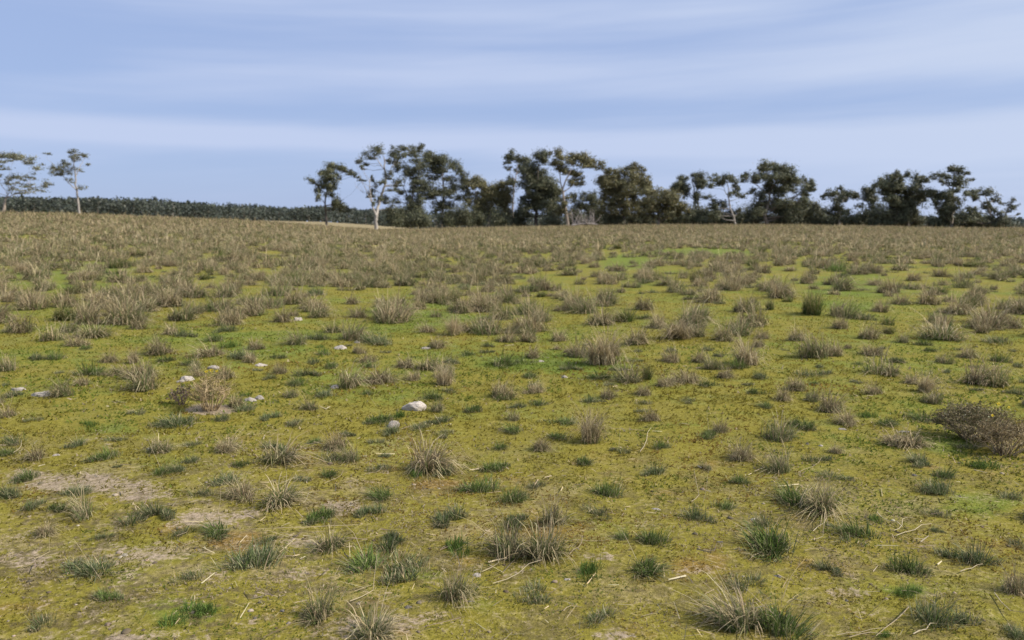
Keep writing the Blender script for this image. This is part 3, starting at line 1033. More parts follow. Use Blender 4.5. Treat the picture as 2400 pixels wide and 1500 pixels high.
def scatter():
    rng = np.random.default_rng(21)
    N = 90000
    r = np.sqrt(rng.uniform(9.0 ** 2, 158.0 ** 2, N))
    a = np.radians(rng.uniform(-46, 46, N))
    x, y = r * np.sin(a), r * np.cos(a)
    z = height(x, y)
    px, py, dep = project(np.stack([x, y, z], -1))
    pxc = 1200 + F * np.tan(a) / CP
    rc = np.interp(pxc, PX, RC)
    dens = np.ones(N)
    dens *= np.where(py > 800, 0.0, 1.0) * np.where(py > 760, 0.45, 1.0)
    dens *= 1 - blobs(px, py, CLEAR)
    dens *= 1 - 0.50 * sstep(1050, 1450, px) * sstep(590, 640, py)
    dens *= 0.5 + 1.0 * sstep(.25, .75, fbm(x / 1.8, y / 1.8, 3, 3))
    dens *= np.where(r > rc + 6, 0.0, 1.0)
    dens *= 0.66 + 0.14 * (1 - sstep(900, 1300, px)) * (1 - sstep(690, 740, py))
    keep = rng.random(N) < dens * 0.95
    for (ax, ay, w) in placed:
        keep &= np.hypot(x - ax, y - ay) > 0.22 + w * 0.5
    x, y, z, r = x[keep], y[keep], z[keep], r[keep]
    n = len(x)
    kk = rng.random(n)
    kind = np.where(kk < .36, 'D', np.where(kk < .70, 'M', np.where(kk < .86, 'G', np.where(kk < .89, 'T', np.where(kk < .96, 'K', 'F')))))
    w = (0.22 + 0.42 * rng.random(n) ** 1.4) * np.where(np.isin(kind, ['G', 'F']), 0.8, 1.0)
    h = w * rng.uniform(0.45, 0.80, n) * np.where(np.isin(kind, ['G', 'F']), 0.55, 1.0)
    h *= np.where(kind == 'T', 1.15, 1.0)
    h = np.clip(h, 0.08, 0.38) * 0.75
    # the ones that show largest are things of their own, the rest is one sward
    app = np.maximum(w, h) / r
    order = np.argsort(-app)
    quota = {'D': 190, 'M': 150, 'G': 70, 'T': 60, 'K': 40, 'F': 40}
    used = {k: 0 for k in quota}
    single = np.zeros(n, bool)
    for i in order:
        k = str(kind[i])
        if r[i] < 34 and used[k] < quota[k]:
            used[k] += 1
            single[i] = True
    pr = random.Random(5)
    P0 = np.array(placed)[:, :2]
    allx, ally = np.concatenate([x, P0[:, 0]]), np.concatenate([y, P0[:, 1]])
    allk = np.concatenate([kind, np.array([t[4] for t in tufts])])
    spx, spy, _ = project(np.stack([x, y, z], -1))
    clear = blobs(spx, spy, [(a_, b_, c_ * 1.5, d_ * 1.8, e_) for a_, b_, c_, d_, e_ in CLEAR])
    for i in np.nonzero(single)[0]:
        k = str(kind[i])
        form = 'squat' if h[i] < 0.66 * w[i] else 'upright' if h[i] > 0.84 * w[i] else 'rounded'
        lab = f'{size_word(k, w[i], h[i])} {form} {WORDS[k]} {near_words(allx, ally, allk, i, w[i])}'
        if clear[i] > 0.15 and len(lab.split()) < 13:
            lab += ' at a mossy clearing'
        place_tuft(k, (x[i], y[i], z[i]), w[i], h[i], lab, 0, pr)
    # the rest is one sward: points that geometry nodes turn into tussocks, coarser with distance
    lods = [(0, 42, 0.40, 1.7, 3), (42, 78, 0.20, 2.8, 2), (78, 400, 0.10, 5.0, 2)]
    rest = np.nonzero(~single)[0]
    idx = np.zeros(n, int)
    scl = np.ones((n, 3))
    protos = []
    for li, (r0, r1, lod, wm, nk) in enumerate(lods):
        for k in quota:
            for v in range(5):
                sel = rest[(r[rest] >= r0) & (r[rest] < r1) & (kind[rest] == k) & (rest % 5 == v)]
                if not len(sel):
                    continue
                pk = make_kind(k, 900 + v + li * 10, lod, wm, nk)
                w0, h0 = measure(pk)
                A = join(list(pk.values()))
                me = mesh_from('tussock_blades', A[0], [A[1], A[2]], A[3])
                me.materials.append(M_grass)
                idx[sel] = len(protos)
                protos.append(bpy.data.objects.new('tussock_blades', me))
                scl[sel] = np.stack([w[sel] / w0, w[sel] / w0, h[sel] / h0], -1)
    me = bpy.data.meshes.new('tussock_field')
    me.vertices.add(len(rest))
    me.vertices.foreach_set('co', np.stack([x, y, z], -1)[rest].astype(np.float32).ravel())
    me.attributes.new('kind_index', 'INT', 'POINT').data.foreach_set('value', idx[rest].astype(np.int32))
    me.attributes.new('spin', 'FLOAT', 'POINT').data.foreach_set('value', (rng.random(len(rest)) * 6.283).astype(np.float32))
    me.attributes.new('size', 'FLOAT_VECTOR', 'POINT').data.foreach_set('vector', scl[rest].astype(np.float32).ravel())
    o = link('tussock_field', me, M_grass)
    tag(o, 'brown and green mass of far tussocks covering the paddock up to its crest', 'grass field', None, 'stuff')
    ng = bpy.data.node_groups.new('tussock_scatter', 'GeometryNodeTree')
    ng.interface.new_socket('Geometry', in_out='INPUT', socket_type='NodeSocketGeometry')
    ng.interface.new_socket('Geometry', in_out='OUTPUT', socket_type='NodeSocketGeometry')
    gi, go = ng.nodes.new('NodeGroupInput'), ng.nodes.new('NodeGroupOutput')

    def named(nm, ty):
        q = ng.nodes.new('GeometryNodeInputNamedAttribute')
        q.data_type = ty
        q.inputs['Name'].default_value = nm
        return [t for t in q.outputs if t.enabled and t.name == 'Attribute'][0]
    ki, sp, sz = named('kind_index', 'INT'), named('spin', 'FLOAT'), named('size', 'FLOAT_VECTOR')
    xyz = ng.nodes.new('ShaderNodeCombineXYZ')
    ng.links.new(sp, xyz.inputs[2])
    jn = ng.nodes.new('GeometryNodeJoinGeometry')
    for q, po in enumerate(protos):
        oi = ng.nodes.new('GeometryNodeObjectInfo')
        oi.inputs['Object'].default_value = po
        cmp_ = ng.nodes.new('FunctionNodeCompare')
        cmp_.data_type = 'INT'
        cmp_.operation = 'EQUAL'
        ins = [t for t in cmp_.inputs if t.enabled]
        ng.links.new(ki, ins[0])
        ins[1].default_value = q
        ip = ng.nodes.new('GeometryNodeInstanceOnPoints')
        ng.links.new(gi.outputs[0], ip.inputs['Points'])
        ng.links.new(cmp_.outputs[0], ip.inputs['Selection'])
        ng.links.new(oi.outputs['Geometry'], ip.inputs['Instance'])
        ng.links.new(xyz.outputs[0], ip.inputs['Rotation'])
        ng.links.new(sz, ip.inputs['Scale'])
        ng.links.new(ip.outputs[0], jn.inputs[0])
    ng.links.new(jn.outputs[0], go.inputs[0])
    o.modifiers.new('tussock_scatter', 'NODES').node_group = ng
    print('tussocks', n, 'single', single.sum(), used)


scatter()


# ------------------------------------------------------------------ fine ground cover: moss sprigs, straw litter, grit
def near_points(rng, n, r0, r1, power, half=52.0):
    u = rng.random(n)
    e = 2 - power
    r = (r0 ** e + u * (r1 ** e - r0 ** e)) ** (1 / e)
    a = np.radians(rng.uniform(-half, half, n))
    x, y = r * np.sin(a), r * np.cos(a)
    return x, y, height(x, y), r


def build_moss():
    rng = np.random.default_rng(31)
    n = 620000
    x, y, z, r = near_points(rng, n, 1.5, 19.0, 1.75)
    s, l, ru, _ = cover_at(x, y, z)
    nm = fbm(x * 4.2, y * 4.2, 77, 3)
    nf = fbm(x * 22, y * 22, 13, 2)
    clump = fbm(x * 9, y * 9, 41, 2)
    keep = rng.random(n) > sstep(0.22, 0.60, s + (nm - .5) * 1.2 + (nf - .5) * 1.0) * 0.9
    keep &= rng.random(n) < (0.22 + 1.1 * sstep(0.40, 0.62, clump)) * (1 - 0.35 * wear_at(x, y, z) * sstep(.5, .65, fbm(x * 2.6, y * 2.6, 88, 3)))
    x, y, z, r, l, ru, nm, nf = [q[keep] for q in (x, y, z, r, l, ru, nm, nf)]
    n = len(x)
    nbig = fbm(x * .9, y * .9, 19, 3)
    g = sstep(0.2, 0.85, l * 0.45 + (nm - 0.5) * 1.2 + (nbig - .5) * 2.4 + rng.normal(0, .2, n) + 0.40)
    yel, grn, rus = np.array((0.216, 0.184, 0.033)), np.array((0.134, 0.178, 0.029)), np.array((0.245, 0.142, 0.038))
    c = yel * (1 - g)[:, None] + grn * g[:, None]
    rf = (sstep(0.15, 0.7, ru + (nf - .5) * 0.9 + (fbm(x * 1.3, y * 1.3, 23, 3) - .5) * 1.9) * 0.8)[:, None]
    c = c * (1 - rf) + rus * rf
    dryb = rng.random(n) < wear_at(x, y, z) * (0.10 + 0.55 * sstep(.48, .66, fbm(x * 1.7, y * 1.7, 55, 3)))
    c[dryb] = np.array((0.40, 0.325, 0.21))
    c *= rng.uniform(0.55, 1.22, (n, 1))
    c *= (1 - 0.22 * wear_at(x, y, z) * sstep(.42, .6, fbm(x * 2.6, y * 2.6, 61, 3)))[:, None]
    sz = (0.006 + 0.010 * rng.random(n)) * np.clip(r / 3.0, .75, 2.6)
    a = rng.random(n) * 6.283
    tl = rng.uniform(0.6, 1.5, n)
    d = np.stack([np.sin(tl) * np.cos(a), np.sin(tl) * np.sin(a), np.cos(tl)], -1) * sz[:, None]
    b = a + 1.57 + rng.normal(0, .5, n)
    sd = np.stack([np.cos(b), np.sin(b), np.zeros(n)], -1) * (sz * rng.uniform(.18, .38, n))[:, None]
    P = np.stack([x, y, z - 0.002], -1)
    V = np.stack([P - sd, P + sd, P + d], 1).reshape(-1, 3)
    Fc = np.arange(3 * n).reshape(-1, 3)
    me = mesh_from('moss_cover', V, [Fc], np.repeat(c, 3, 0))
    o = link('moss_cover', me, M_moss)
    tag(o, 'short moss and fine sprigs carpeting the near ground', 'moss', None, 'stuff')


def build_litter():
    rng = np.random.default_rng(37)
    n = 8000
    x, y, z, r = near_points(rng, n, 2.0, 14.0, 1.5)
    s = cover_at(x, y, z)[0]
    nm = fbm(x * 1.6, y * 1.6, 91, 3)
    keep = rng.random(n) < (0.15 + 0.9 * sstep(0.5, 0.65, nm + s * 0.3)) * (0.15 + 0.85 * wear_at(x, y, z))
    x, y, z, r = x[keep], y[keep], z[keep], r[keep]
    n = len(x)
    L = rng.gamma(2.0, 0.022, n) + 0.015
    L = np.minimum(L, 0.22)
    a = rng.random(n) * 6.283
    up = rng.normal(0, 0.10, n)
    d = np.stack([np.cos(a), np.sin(a), np.abs(up)], -1) * L[:, None]
    w = rng.uniform(0.0012, 0.0026, n)[:, None] * np.clip(r / 4, .8, 2)[:, None]
    sd = np.stack([-np.sin(a), np.cos(a), rng.normal(0, .5, n)], -1) * w
    P = np.stack([x, y, z + 0.006 + 0.012 * rng.random(n)], -1)
    V = np.stack([P - sd, P + sd, P + d + sd * .6, P + d - sd * .6], 1)
    V[..., 2] = np.maximum(V[..., 2], (z + 0.003)[:, None])
    c = pick(rng, STRAW + DRY + BROWN, n)
    me = mesh_from('straw_litter', V.reshape(-1, 3), [np.arange(4 * n).reshape(-1, 4)], np.repeat(c, 4, 0))
    o = link('straw_litter', me, M_stalk)
    tag(o, 'short broken bits of straw strewn over the near turf', 'straw', None, 'stuff')
    # grit
    n = 2600
    x, y, z, r = near_points(rng, n, 2.0, 13.0, 1.5)
    s = cover_at(x, y, z)[0]
    keep = rng.random(n) < (0.25 + 1.2 * s) * (0.3 + 0.7 * wear_at(x, y, z))
    x, y, z, r = x[keep], y[keep], z[keep], r[keep]
    n = len(x)
    V0, F0 = ICO1
    sz = rng.gamma(2.0, 0.0024, n) + 0.0025
    V = V0[None] * (sz[:, None] * (1 + rng.normal(0, .16, (n, len(V0)))))[..., None] * np.array([1, 1, .6])
    V = V + np.stack([x, y, z], -1)[:, None]
    c = pick(rng, [(0.26, 0.21, 0.15), (0.20, 0.155, 0.11), (0.10, 0.08, 0.05), (0.33, 0.28, 0.21), (0.12, 0.095, 0.06)], n)
    me = mesh_from('grit', V.reshape(-1, 3), [(F0[None] + (np.arange(n) * len(V0))[:, None, None]).reshape(-1, 3)], np.repeat(c, len(V0), 0))
    o = link('grit', me, M_twig)
    tag(o, 'scattered grit and crumbs of earth on the near turf', 'grit', None, 'stuff')


build_moss()
build_litter()


# ------------------------------------------------------------------ loose straws lying on the turf
LOOSE = [(840, 1235, 600, 1250), (1155, 1373, 1280, 1343), (1290, 1278, 1415, 1265), (1335, 1303, 1370, 1272), (2130, 1428, 2070, 1502), (1960, 1495, 2070, 1482), (1990, 1500, 2085, 1480),
         (2100, 1260, 2180, 1235), (2095, 1248, 2140, 1238), (2055, 1205, 2102, 1262), (1905, 1250, 1950, 1213), (1950, 1213, 2000, 1218), (1870, 1112, 1930, 1085), (2330, 1395, 2400, 1500),
         (1900, 1270, 1960, 1268), (1885, 1295, 1960, 1285), (820, 1415, 930, 1380), (80, 1315, 155, 1295), (590, 1175, 640, 1180), (700, 1187, 740, 1178), (760, 1138, 810, 1115), (1510, 1012, 1360, 1006),
         (2005, 1450, 2040, 1480), (1320, 1438, 1350, 1415), (1130, 1345, 1210, 1318), (2140, 1492, 2195, 1470), (2250, 1345, 2300, 1330), (1620, 1180, 1660, 1160), (1500, 1062, 1535, 1020), (30, 1065, 62, 1053),
         (330, 1116, 365, 1118), (1760, 1312, 1800, 1290), (680, 1100, 745, 1083), (855, 1115, 900, 1107), (2105, 1390, 2180, 1399), (620, 1105, 650, 1078)]


def build_loose():
    A, _ = ground_hit(np.array([q[0] for q in LOOSE], float), np.array([min(q[1], 1515) for q in LOOSE], float))
    B, _ = ground_hit(np.array([q[2] for q in LOOSE], float), np.array([min(q[3], 1515) for q in LOOSE], float))
    r = random.Random(3)
    for i, (a, b) in enumerate(zip(A, B)):
        d = b - a
        L = float(np.linalg.norm(d))
        if L > 0.75:
            d, L = d * 0.75 / L, 0.75
        o = link('fallen_straw', STALKS[r.randrange(9)])
        o.location = (a[0], a[1], a[2] + 0.012)
        o.rotation_euler = (r.uniform(-.3, .3), -math.asin(max(-1, min(1, (d[2] + 0.015) / L))), math.atan2(d[1], d[0]))
        o.scale = (L, 0.75, 0.75)
        kind = 'long' if L > 0.3 else 'short'
        tag(o, f'{kind} pale straw lying loose on the turf', 'straw', 'loose straws on the turf')


build_loose()


# ------------------------------------------------------------------ tubes, shrubs
def tube(pts, rad, col, sides=5, cap=False):
    """tapered tube along points; returns arrays"""
    pts = np.asarray(pts, float)
    n = len(pts)
    V, Q = [], []
    for k in range(n):
        t = pts[min(k + 1, n - 1)] - pts[max(k - 1, 0)]
        t /= (np.linalg.norm(t) + 1e-9)
        a = np.cross(t, [0.3, 0.9, 0.2] if abs(t[2]) > 0.7 else [0, 0, 1])
        a /= np.linalg.norm(a)
        b = np.cross(t, a)
        for s in range(sides):
            th = 2 * math.pi * s / sides
            V.append(pts[k] + rad[k] * (a * math.cos(th) + b * math.sin(th)))
        if k:
            for s in range(sides):
                Q.append((sides * (k - 1) + s, sides * (k - 1) + (s + 1) % sides, sides * k + (s + 1) % sides, sides * k + s))
    C = np.tile(np.asarray(col, float), (len(V), 1))
    return np.array(V), np.array(Q), np.zeros((0, 3), int), C


def leaf_cards(rng, P, size, pal, droop=0.0, asp=(0.25, 0.5), out=None):
    n = len(P)
    d = rng.normal(size=(n, 3))
    if out is not None:
        nn = out / (np.linalg.norm(out, axis=1, keepdims=True) + 1e-6) + rng.normal(0, .45, (n, 3))
        nn /= np.linalg.norm(nn, axis=1, keepdims=True)
        d = d - nn * (d * nn).sum(1, keepdims=True)
        droop = 0.0
    d[:, 2] -= droop
    d /= np.linalg.norm(d, axis=1, keepdims=True)
    e = np.cross(d, rng.normal(size=(n, 3)) if out is None else nn)
    e /= np.linalg.norm(e, axis=1, keepdims=True)
    s = size * rng.uniform(0.6, 1.35, n)
    d *= s[:, None]
    e *= (s * rng.uniform(*asp, n))[:, None]
    V = np.stack([P - d * .5, P + e * .5, P + d * .5, P - e * .5], 1).reshape(-1, 3)
    return V, np.arange(4 * n).reshape(-1, 4), np.zeros((0, 3), int), np.repeat(pick(rng, pal, n, .25), 4, 0)


def flower(parent, loc, s, seed):
    rng = np.random.default_rng(seed)
    V, T_, C = [(0, 0, 0.3)], [], [(0.75, 0.42, 0.01)]
    for k in range(14):
        a0, a1 = 2 * math.pi * k / 14, 2 * math.pi * (k + 0.8) / 14
        i = len(V)
        r = rng.uniform(.85, 1.1)
        V += [(0.15 * math.cos(a0), 0.15 * math.sin(a0), .25), (r * math.cos((a0 + a1) / 2 - .16), r * math.sin((a0 + a1) / 2 - .16), rng.uniform(.2, .5)),
              (r * math.cos((a0 + a1) / 2 + .16), r * math.sin((a0 + a1) / 2 + .16), rng.uniform(.2, .5))]
        C += [(0.72, 0.50, 0.01), (0.80, 0.62, 0.02), (0.80, 0.62, 0.02)]
        T_ += [(i, i + 1, i + 2), (0, i, i + 1)]
    me = mesh_from('flower', np.array(V) * s, [np.array(T_)], np.array(C))
    o = link('flower', me, M_petal, parent)
    o.location = loc
    o.rotation_euler = (rng.uniform(.3, .9), rng.uniform(-.3, .3), 0)
    return o


def bush(name, label, px, py, w, h, seed, nstem, lean, stem_cols, leaf_pal, nleaf, leafsize, flowers=(), heads=None, spread=1.0, extra_pal=None, nextra=0, arch=1.0):
    P, _ = ground_hit(np.array([px], float), np.array([py], float))
    p = P[0]
    rng = np.random.default_rng(seed)
    t = thing(name, label, 'bush' if 'bush' in name else 'shrub', (p[0], p[1] + w * 0.3, p[2]))
    st, tips = [], []
    for k in range(nstem):
        a = rng.random() * 6.283
        rr = rng.random() ** 0.6
        base = np.array([math.cos(a), math.sin(a), 0]) * rr * w * 0.16 * spread
        top = np.array([math.cos(a) * rr * w * .5 + lean * h * .3, math.sin(a) * rr * w * .42, h * math.sqrt(max(0.08, 1 - 0.75 * rr * rr)) * rng.uniform(.62, 1.0)])
        top[2] *= 1 - 0.35 * rr * rr * arch
        mid = base * .45 + top * .55 + np.array([0, 0, h * 0.16 * rr * arch]) + rng.normal(0, 0.022, 3) * np.array([1, 1, .5])
        mid2 = (mid + top) / 2 + np.array([0, 0, h * 0.08 * rr * arch]) + rng.normal(0, .02, 3)
        c = stem_cols[rng.integers(len(stem_cols))]
        st.append(tube([base, base * .7 + mid * .3 + rng.normal(0, .008, 3), mid, mid2, top], [.0042, .0036, .0028, .002, .0009], np.array(c) * rng.uniform(.75, 1.2), 4))
        for m in range(9):
            f = rng.uniform(0.0, 1)
            q = mid * (1 - f) + mid2 * f if m % 2 else mid2 * (1 - f) + top * f
            e = q + np.array([rng.normal(0, .045), rng.normal(0, .045), rng.uniform(.0, .07)]) * (h / .3)
            st.append(tube([q, (q + e) / 2 + rng.normal(0, .006, 3), e], [.0016, .0013, .0006], np.array(c) * rng.uniform(.75, 1.25), 3))
            tips.append(e)
            tips.append((q + e) / 2)
        tips += [mid2, top]
    V, Q, T_, C = join(st)
    link('stems', mesh_from('stems', V, [Q], C), M_twig, t)
    tips = np.array(tips)
    tp = tips if arch else tips[tips[:, 2] > 0.45 * h]
    pts = tp[rng.integers(0, len(tp), nleaf)] + rng.normal(0, .016, (nleaf, 3))
    pts[:, 2] = np.maximum(pts[:, 2], 0.012)
    V, Q, T_, C = leaf_cards(rng, pts, leafsize, leaf_pal, 0.0, (.3, .6))
    link('leaves', mesh_from('leaves', V, [Q], C), M_grass, t)
    if nextra:
        hi = tips[tips[:, 2] > np.quantile(tips[:, 2], .5)]
        pts = hi[rng.integers(0, len(hi), nextra)] + rng.normal(0, .012, (nextra, 3))
        V, Q, T_, C = leaf_cards(rng, pts, .011, extra_pal, 0.0, (.6, .9))
        link('seed_heads', mesh_from('seed_heads', V, [Q], C), M_grass, t)['kind'] = 'stuff'
    for i, (fx, fy, fz, s) in enumerate(flowers):
        flower(t, (fx, fy, fz), s, seed + i)
    return t


bush('twiggy_shrub', 'upright twiggy brown shrub with yellow flowers on a bare soil mound', 484, 968, 0.33, 0.36, 51, 44, 0.2,
     [(0.38, 0.28, 0.15), (0.50, 0.38, 0.23), (0.28, 0.21, 0.11)], [(0.28, 0.22, 0.11), (0.17, 0.16, 0.06), (0.36, 0.29, 0.16), (0.13, 0.14, 0.05)], 900, .014,
     [(.03, -.02, .345, .016), (-.01, -.03, .335, .015), (.06, .02, .33, .012)], spread=1.25, arch=0.0)
bush('dark_weed_shrub', 'low dark reddish brown leafy weed beside the twiggy shrub', 420, 952, 0.20, 0.15, 52, 14, -0.1,
     [(0.17, 0.12, 0.10)], [(0.15, 0.10, 0.08), (0.20, 0.145, 0.11), (0.25, 0.21, 0.15), (0.11, 0.115, 0.06)], 330, .024, arch=0.0)
bush('flowering_bush', 'wide grey twiggy bush with small white heads and yellow flowers', 2322, 1046, 0.64, 0.28, 53, 90, -0.1,
     [(0.30, 0.235, 0.14), (0.40, 0.32, 0.20), (0.21, 0.16, 0.09)], [(0.20, 0.17, 0.09), (0.13, 0.13, 0.055), (0.29, 0.245, 0.15), (0.10, 0.085, 0.045)], 6500, .015,
     [(.08, -.12, .29, .014), (.2, -.05, .25, .010)], spread=0.9, extra_pal=[(0.55, 0.55, 0.40), (0.42, 0.42, 0.30)], nextra=110)
bush('fallen_bush', 'dark tangled dead bush slumped in front of the flowering bush', 2385, 1080, 0.50, 0.26, 54, 46, 0.15,
     [(0.20, 0.15, 0.09), (0.33, 0.255, 0.16), (0.42, 0.335, 0.21)], [(0.24, 0.185, 0.095), (0.15, 0.12, 0.06), (0.33, 0.26, 0.145)], 3600, .014,
     [(-.04, .1, .25, .011)], spread=0.9)


# ------------------------------------------------------------------ gum trees
LEAFS = {'dark': [(0.095, 0.104, 0.060), (0.120, 0.126, 0.070), (0.150, 0.148, 0.080), (0.075, 0.084, 0.050)],
         'olive': [(0.145, 0.140, 0.068), (0.185, 0.170, 0.080), (0.115, 0.116, 0.058), (0.225, 0.195, 0.090)],
         'grey': [(0.155, 0.165, 0.110), (0.125, 0.138, 0.090), (0.195, 0.195, 0.130), (0.165, 0.152, 0.092)],
         'far': [(0.066, 0.078, 0.060), (0.078, 0.090, 0.068), (0.056, 0.068, 0.054)]}  # far wood: greyer, bluer leaves, distance haze put into their colour
BARKS = {'white': (0.32, 0.29, 0.26), 'grey': (0.25, 0.22, 0.19), 'dark': (0.085, 0.07, 0.058), 'tan': (0.26, 0.215, 0.175)}


def gum(name, label, base_px, rng_m, trunks, clumps, leaf='dark', bark='grey', rad=0.24, seed=0, dens=1.0, dead=(), group=None, leafsize=0.25, cat='tree', spreadf=0.30, puff=1.8):
    """trunks: list of pixel polylines (first starts at the ground); clumps: foliage masses (px, py, rx, ry)"""
    rng = np.random.default_rng(seed)
    b = at_range(base_px, rng_m)
    d0 = project(b)[2]
    m = d0 / F                                     # metres per pixel at the tree
    t = thing(name, label, cat, b, 0, group)
    by = project(b)[1]

    def loc(px, py, dep=0.0):                      # pixel -> metres relative to the base, at an extra depth
        q = ray(px, py)
        D = d0 + dep
        q = q * D
        q[2] += CAMZ
        return q - b
    xs = [c[0] for c in clumps] or [base_px]
    half = max((max(xs) - min(xs)) / 2 * m, 1.0)
    tw = []
    nodes = []
    col = np.array(BARKS[bark])
    for ti, pl in enumerate(trunks):
        pts = []
        dep = 0.0
        for k, (px, py) in enumerate(pl):
            if k == 0 and ti == 0:
                q = np.array([0, 0, -0.4])
            else:
                if k:
                    dep += rng.normal(0, 0.12) * half
                q = loc(px, py, dep)
            pts.append(q)
        pts = np.array(pts)
        if ti > 0:
            k = int(np.argmin([np.linalg.norm((pts[0] - q)[[0, 2]]) for q, _ in nodes]))
            pts[0] = nodes[k][0]
            r0 = nodes[k][1] * 0.68
        else:
            r0 = rad
        # resample with a gentle wander
        F_ = []
        for k in range(len(pts) - 1):
            for f in np.linspace(0, 1, 4, endpoint=False):
                F_.append(pts[k] * (1 - f) + pts[k + 1] * f)
        F_.append(pts[-1])
        F_ = np.array(F_)
        F_[1:-1] += rng.normal(0, 0.05, (len(F_) - 2, 3)) * [1, 1, .3]
        rr = r0 * np.linspace(1.0, 0.26, len(F_))
        if ti == 0:
            rr[0] *= 1.35
        tw.append(tube(F_, rr, col * rng.uniform(.9, 1.1), 7))
        nodes += [(q, rr_) for q, rr_ in list(zip(F_, rr))[2 if ti == 0 else 1:]]
    # foliage masses, each set at its own depth within the crown
    LV, br = [], []
    NP = np.array([q for q, _ in nodes])
    fill = []
    for i_, c_ in enumerate(clumps):               # smaller sprays between neighbouring masses
        for c2 in clumps[:i_]:
            if math.hypot(c_[0] - c2[0], c_[1] - c2[1]) < 1.15 * (c_[2] + c2[2]) and rng.random() < 0.5 and cat == 'tree':
                fill.append(((c_[0] + c2[0]) / 2 + rng.normal(0, 3), (c_[1] + c2[1]) / 2 + rng.normal(0, 2), 0.4 * (c_[2] + c2[2]), 0.36 * (c_[3] + c2[3])))
    for (px, py, rx, ry) in list(clumps) + fill:
        dep = np.clip(rng.normal(0, spreadf), -.8, .8) * half
        c = loc(px, py, dep)
        a, h = rx * m * 1.55, ry * m * puff
        n = int(dens * (40 + 300 * a * h * (0.3 / leafsize) ** 1.3))
        # sub-clusters give each mass its lumps and gaps
        ns = max(4, int(3.0 + 3.2 * a * h))
        sub = rng.normal(size=(ns, 3))
        sub /= np.linalg.norm(sub, axis=1, keepdims=True)
        sub *= (rng.random((ns, 1)) ** 0.5) * 0.82
        ss = rng.uniform(0.30, 0.62, ns)
        k = rng.integers(0, ns, n)
        u = rng.normal(size=(n, 3)) * 0.5
        q = (sub[k] + u * ss[k][:, None])
        q[:, 2] = np.where(q[:, 2] < -0.55, -0.55 - (q[:, 2] + 0.55) * 0.2, q[:, 2])
        P = c + q * np.array([a, a * 0.9, h])
        P[:, 2] = np.maximum(P[:, 2], 0.05)
        tone = rng.uniform(0.78, 1.25)
        Vv, Qq, Tt, Cc = leaf_cards(rng, P, leafsize * 1.05, LEAFS[leaf], 0.5, (0.4, 0.75), (q * 0.6 + u) * np.array([1, 1, 1.2]) + [0, 0, .25])
        LV.append((Vv, Qq, Tt, Cc * tone))
        # a limb from the trunk up to the mass, and twigs inside it
        dz = c[2] - NP[:, 2]
        cost = np.linalg.norm(NP - c, axis=1) + np.where(dz < 0.3 * h, 3.0 + np.abs(dz), 0)
        i = int(np.argmin(cost))
        s = NP[i]
        L = np.linalg.norm(c - s)
        mid = (s + c) / 2 + np.array([rng.normal(0, .08) * L, rng.normal(0, .08) * L, -0.06 * L])
        r0 = min(nodes[i][1] * 0.6, 0.035 + 0.018 * L)
        jn = (mid + c) / 2 + rng.normal(0, .03, 3) * L
        br.append(tube([s, (s + mid) / 2 + rng.normal(0, .03, 3) * L, mid, jn, c + [0, 0, h * .2]],
                       [r0, r0 * .85, r0 * .68, r0 * .5, r0 * .25], col * rng.uniform(.55, .9), 5))
        for j in range(4):
            e = c + sub[j % ns] * np.array([a, a * .9, h]) * 1.05
            br.append(tube([jn, (jn + e) / 2 + rng.normal(0, .05, 3), e], [r0 * .4, r0 * .3, r0 * .1], col * rng.uniform(.7, 1.0), 4))
    for pl in dead:                                 # bare dead limbs, each a part of its own
        dl = []
        pts = [loc(px, py, rng.normal(0, .15) * half) for px, py in pl]
        i = int(np.argmin(np.linalg.norm((NP - pts[0])[:, [0, 2]], axis=1)))
        pts[0] = NP[i]
        r0 = min(0.09, nodes[i][1] * .5)
        dl.append(tube(pts, np.linspace(r0, 0.012, len(pts)), np.array((0.36, 0.32, 0.29)), 5))
        for k in range(1, len(pts)):
            for s_ in range(2):
                e = pts[k] + np.array([rng.normal(0, .7), rng.normal(0, .6), rng.uniform(.2, 1.2)])
                dl.append(tube([pts[k], (pts[k] + e) / 2 + rng.normal(0, .08, 3), e], [.022, .016, .006], np.array((0.34, 0.30, 0.27)), 4))
        dV, dQ, dT, dC = join(dl)
        link('dead_limb', mesh_from('dead_limb', dV, [dQ], dC, True), M_bark, t)
    V, Q, T_, C = join(tw + br)
    link('trunk', mesh_from('trunk', V, [Q], C, True), M_bark, t)
    if LV:
        V, Q, T_, C = join(LV)
        link('crown', mesh_from('crown', V, [Q], C), M_leaf, t)
    return t


def cl(s):
    return [tuple(float(v) for v in it.split()) for it in s.replace('\n', '').split(';') if len(it.split()) == 4]


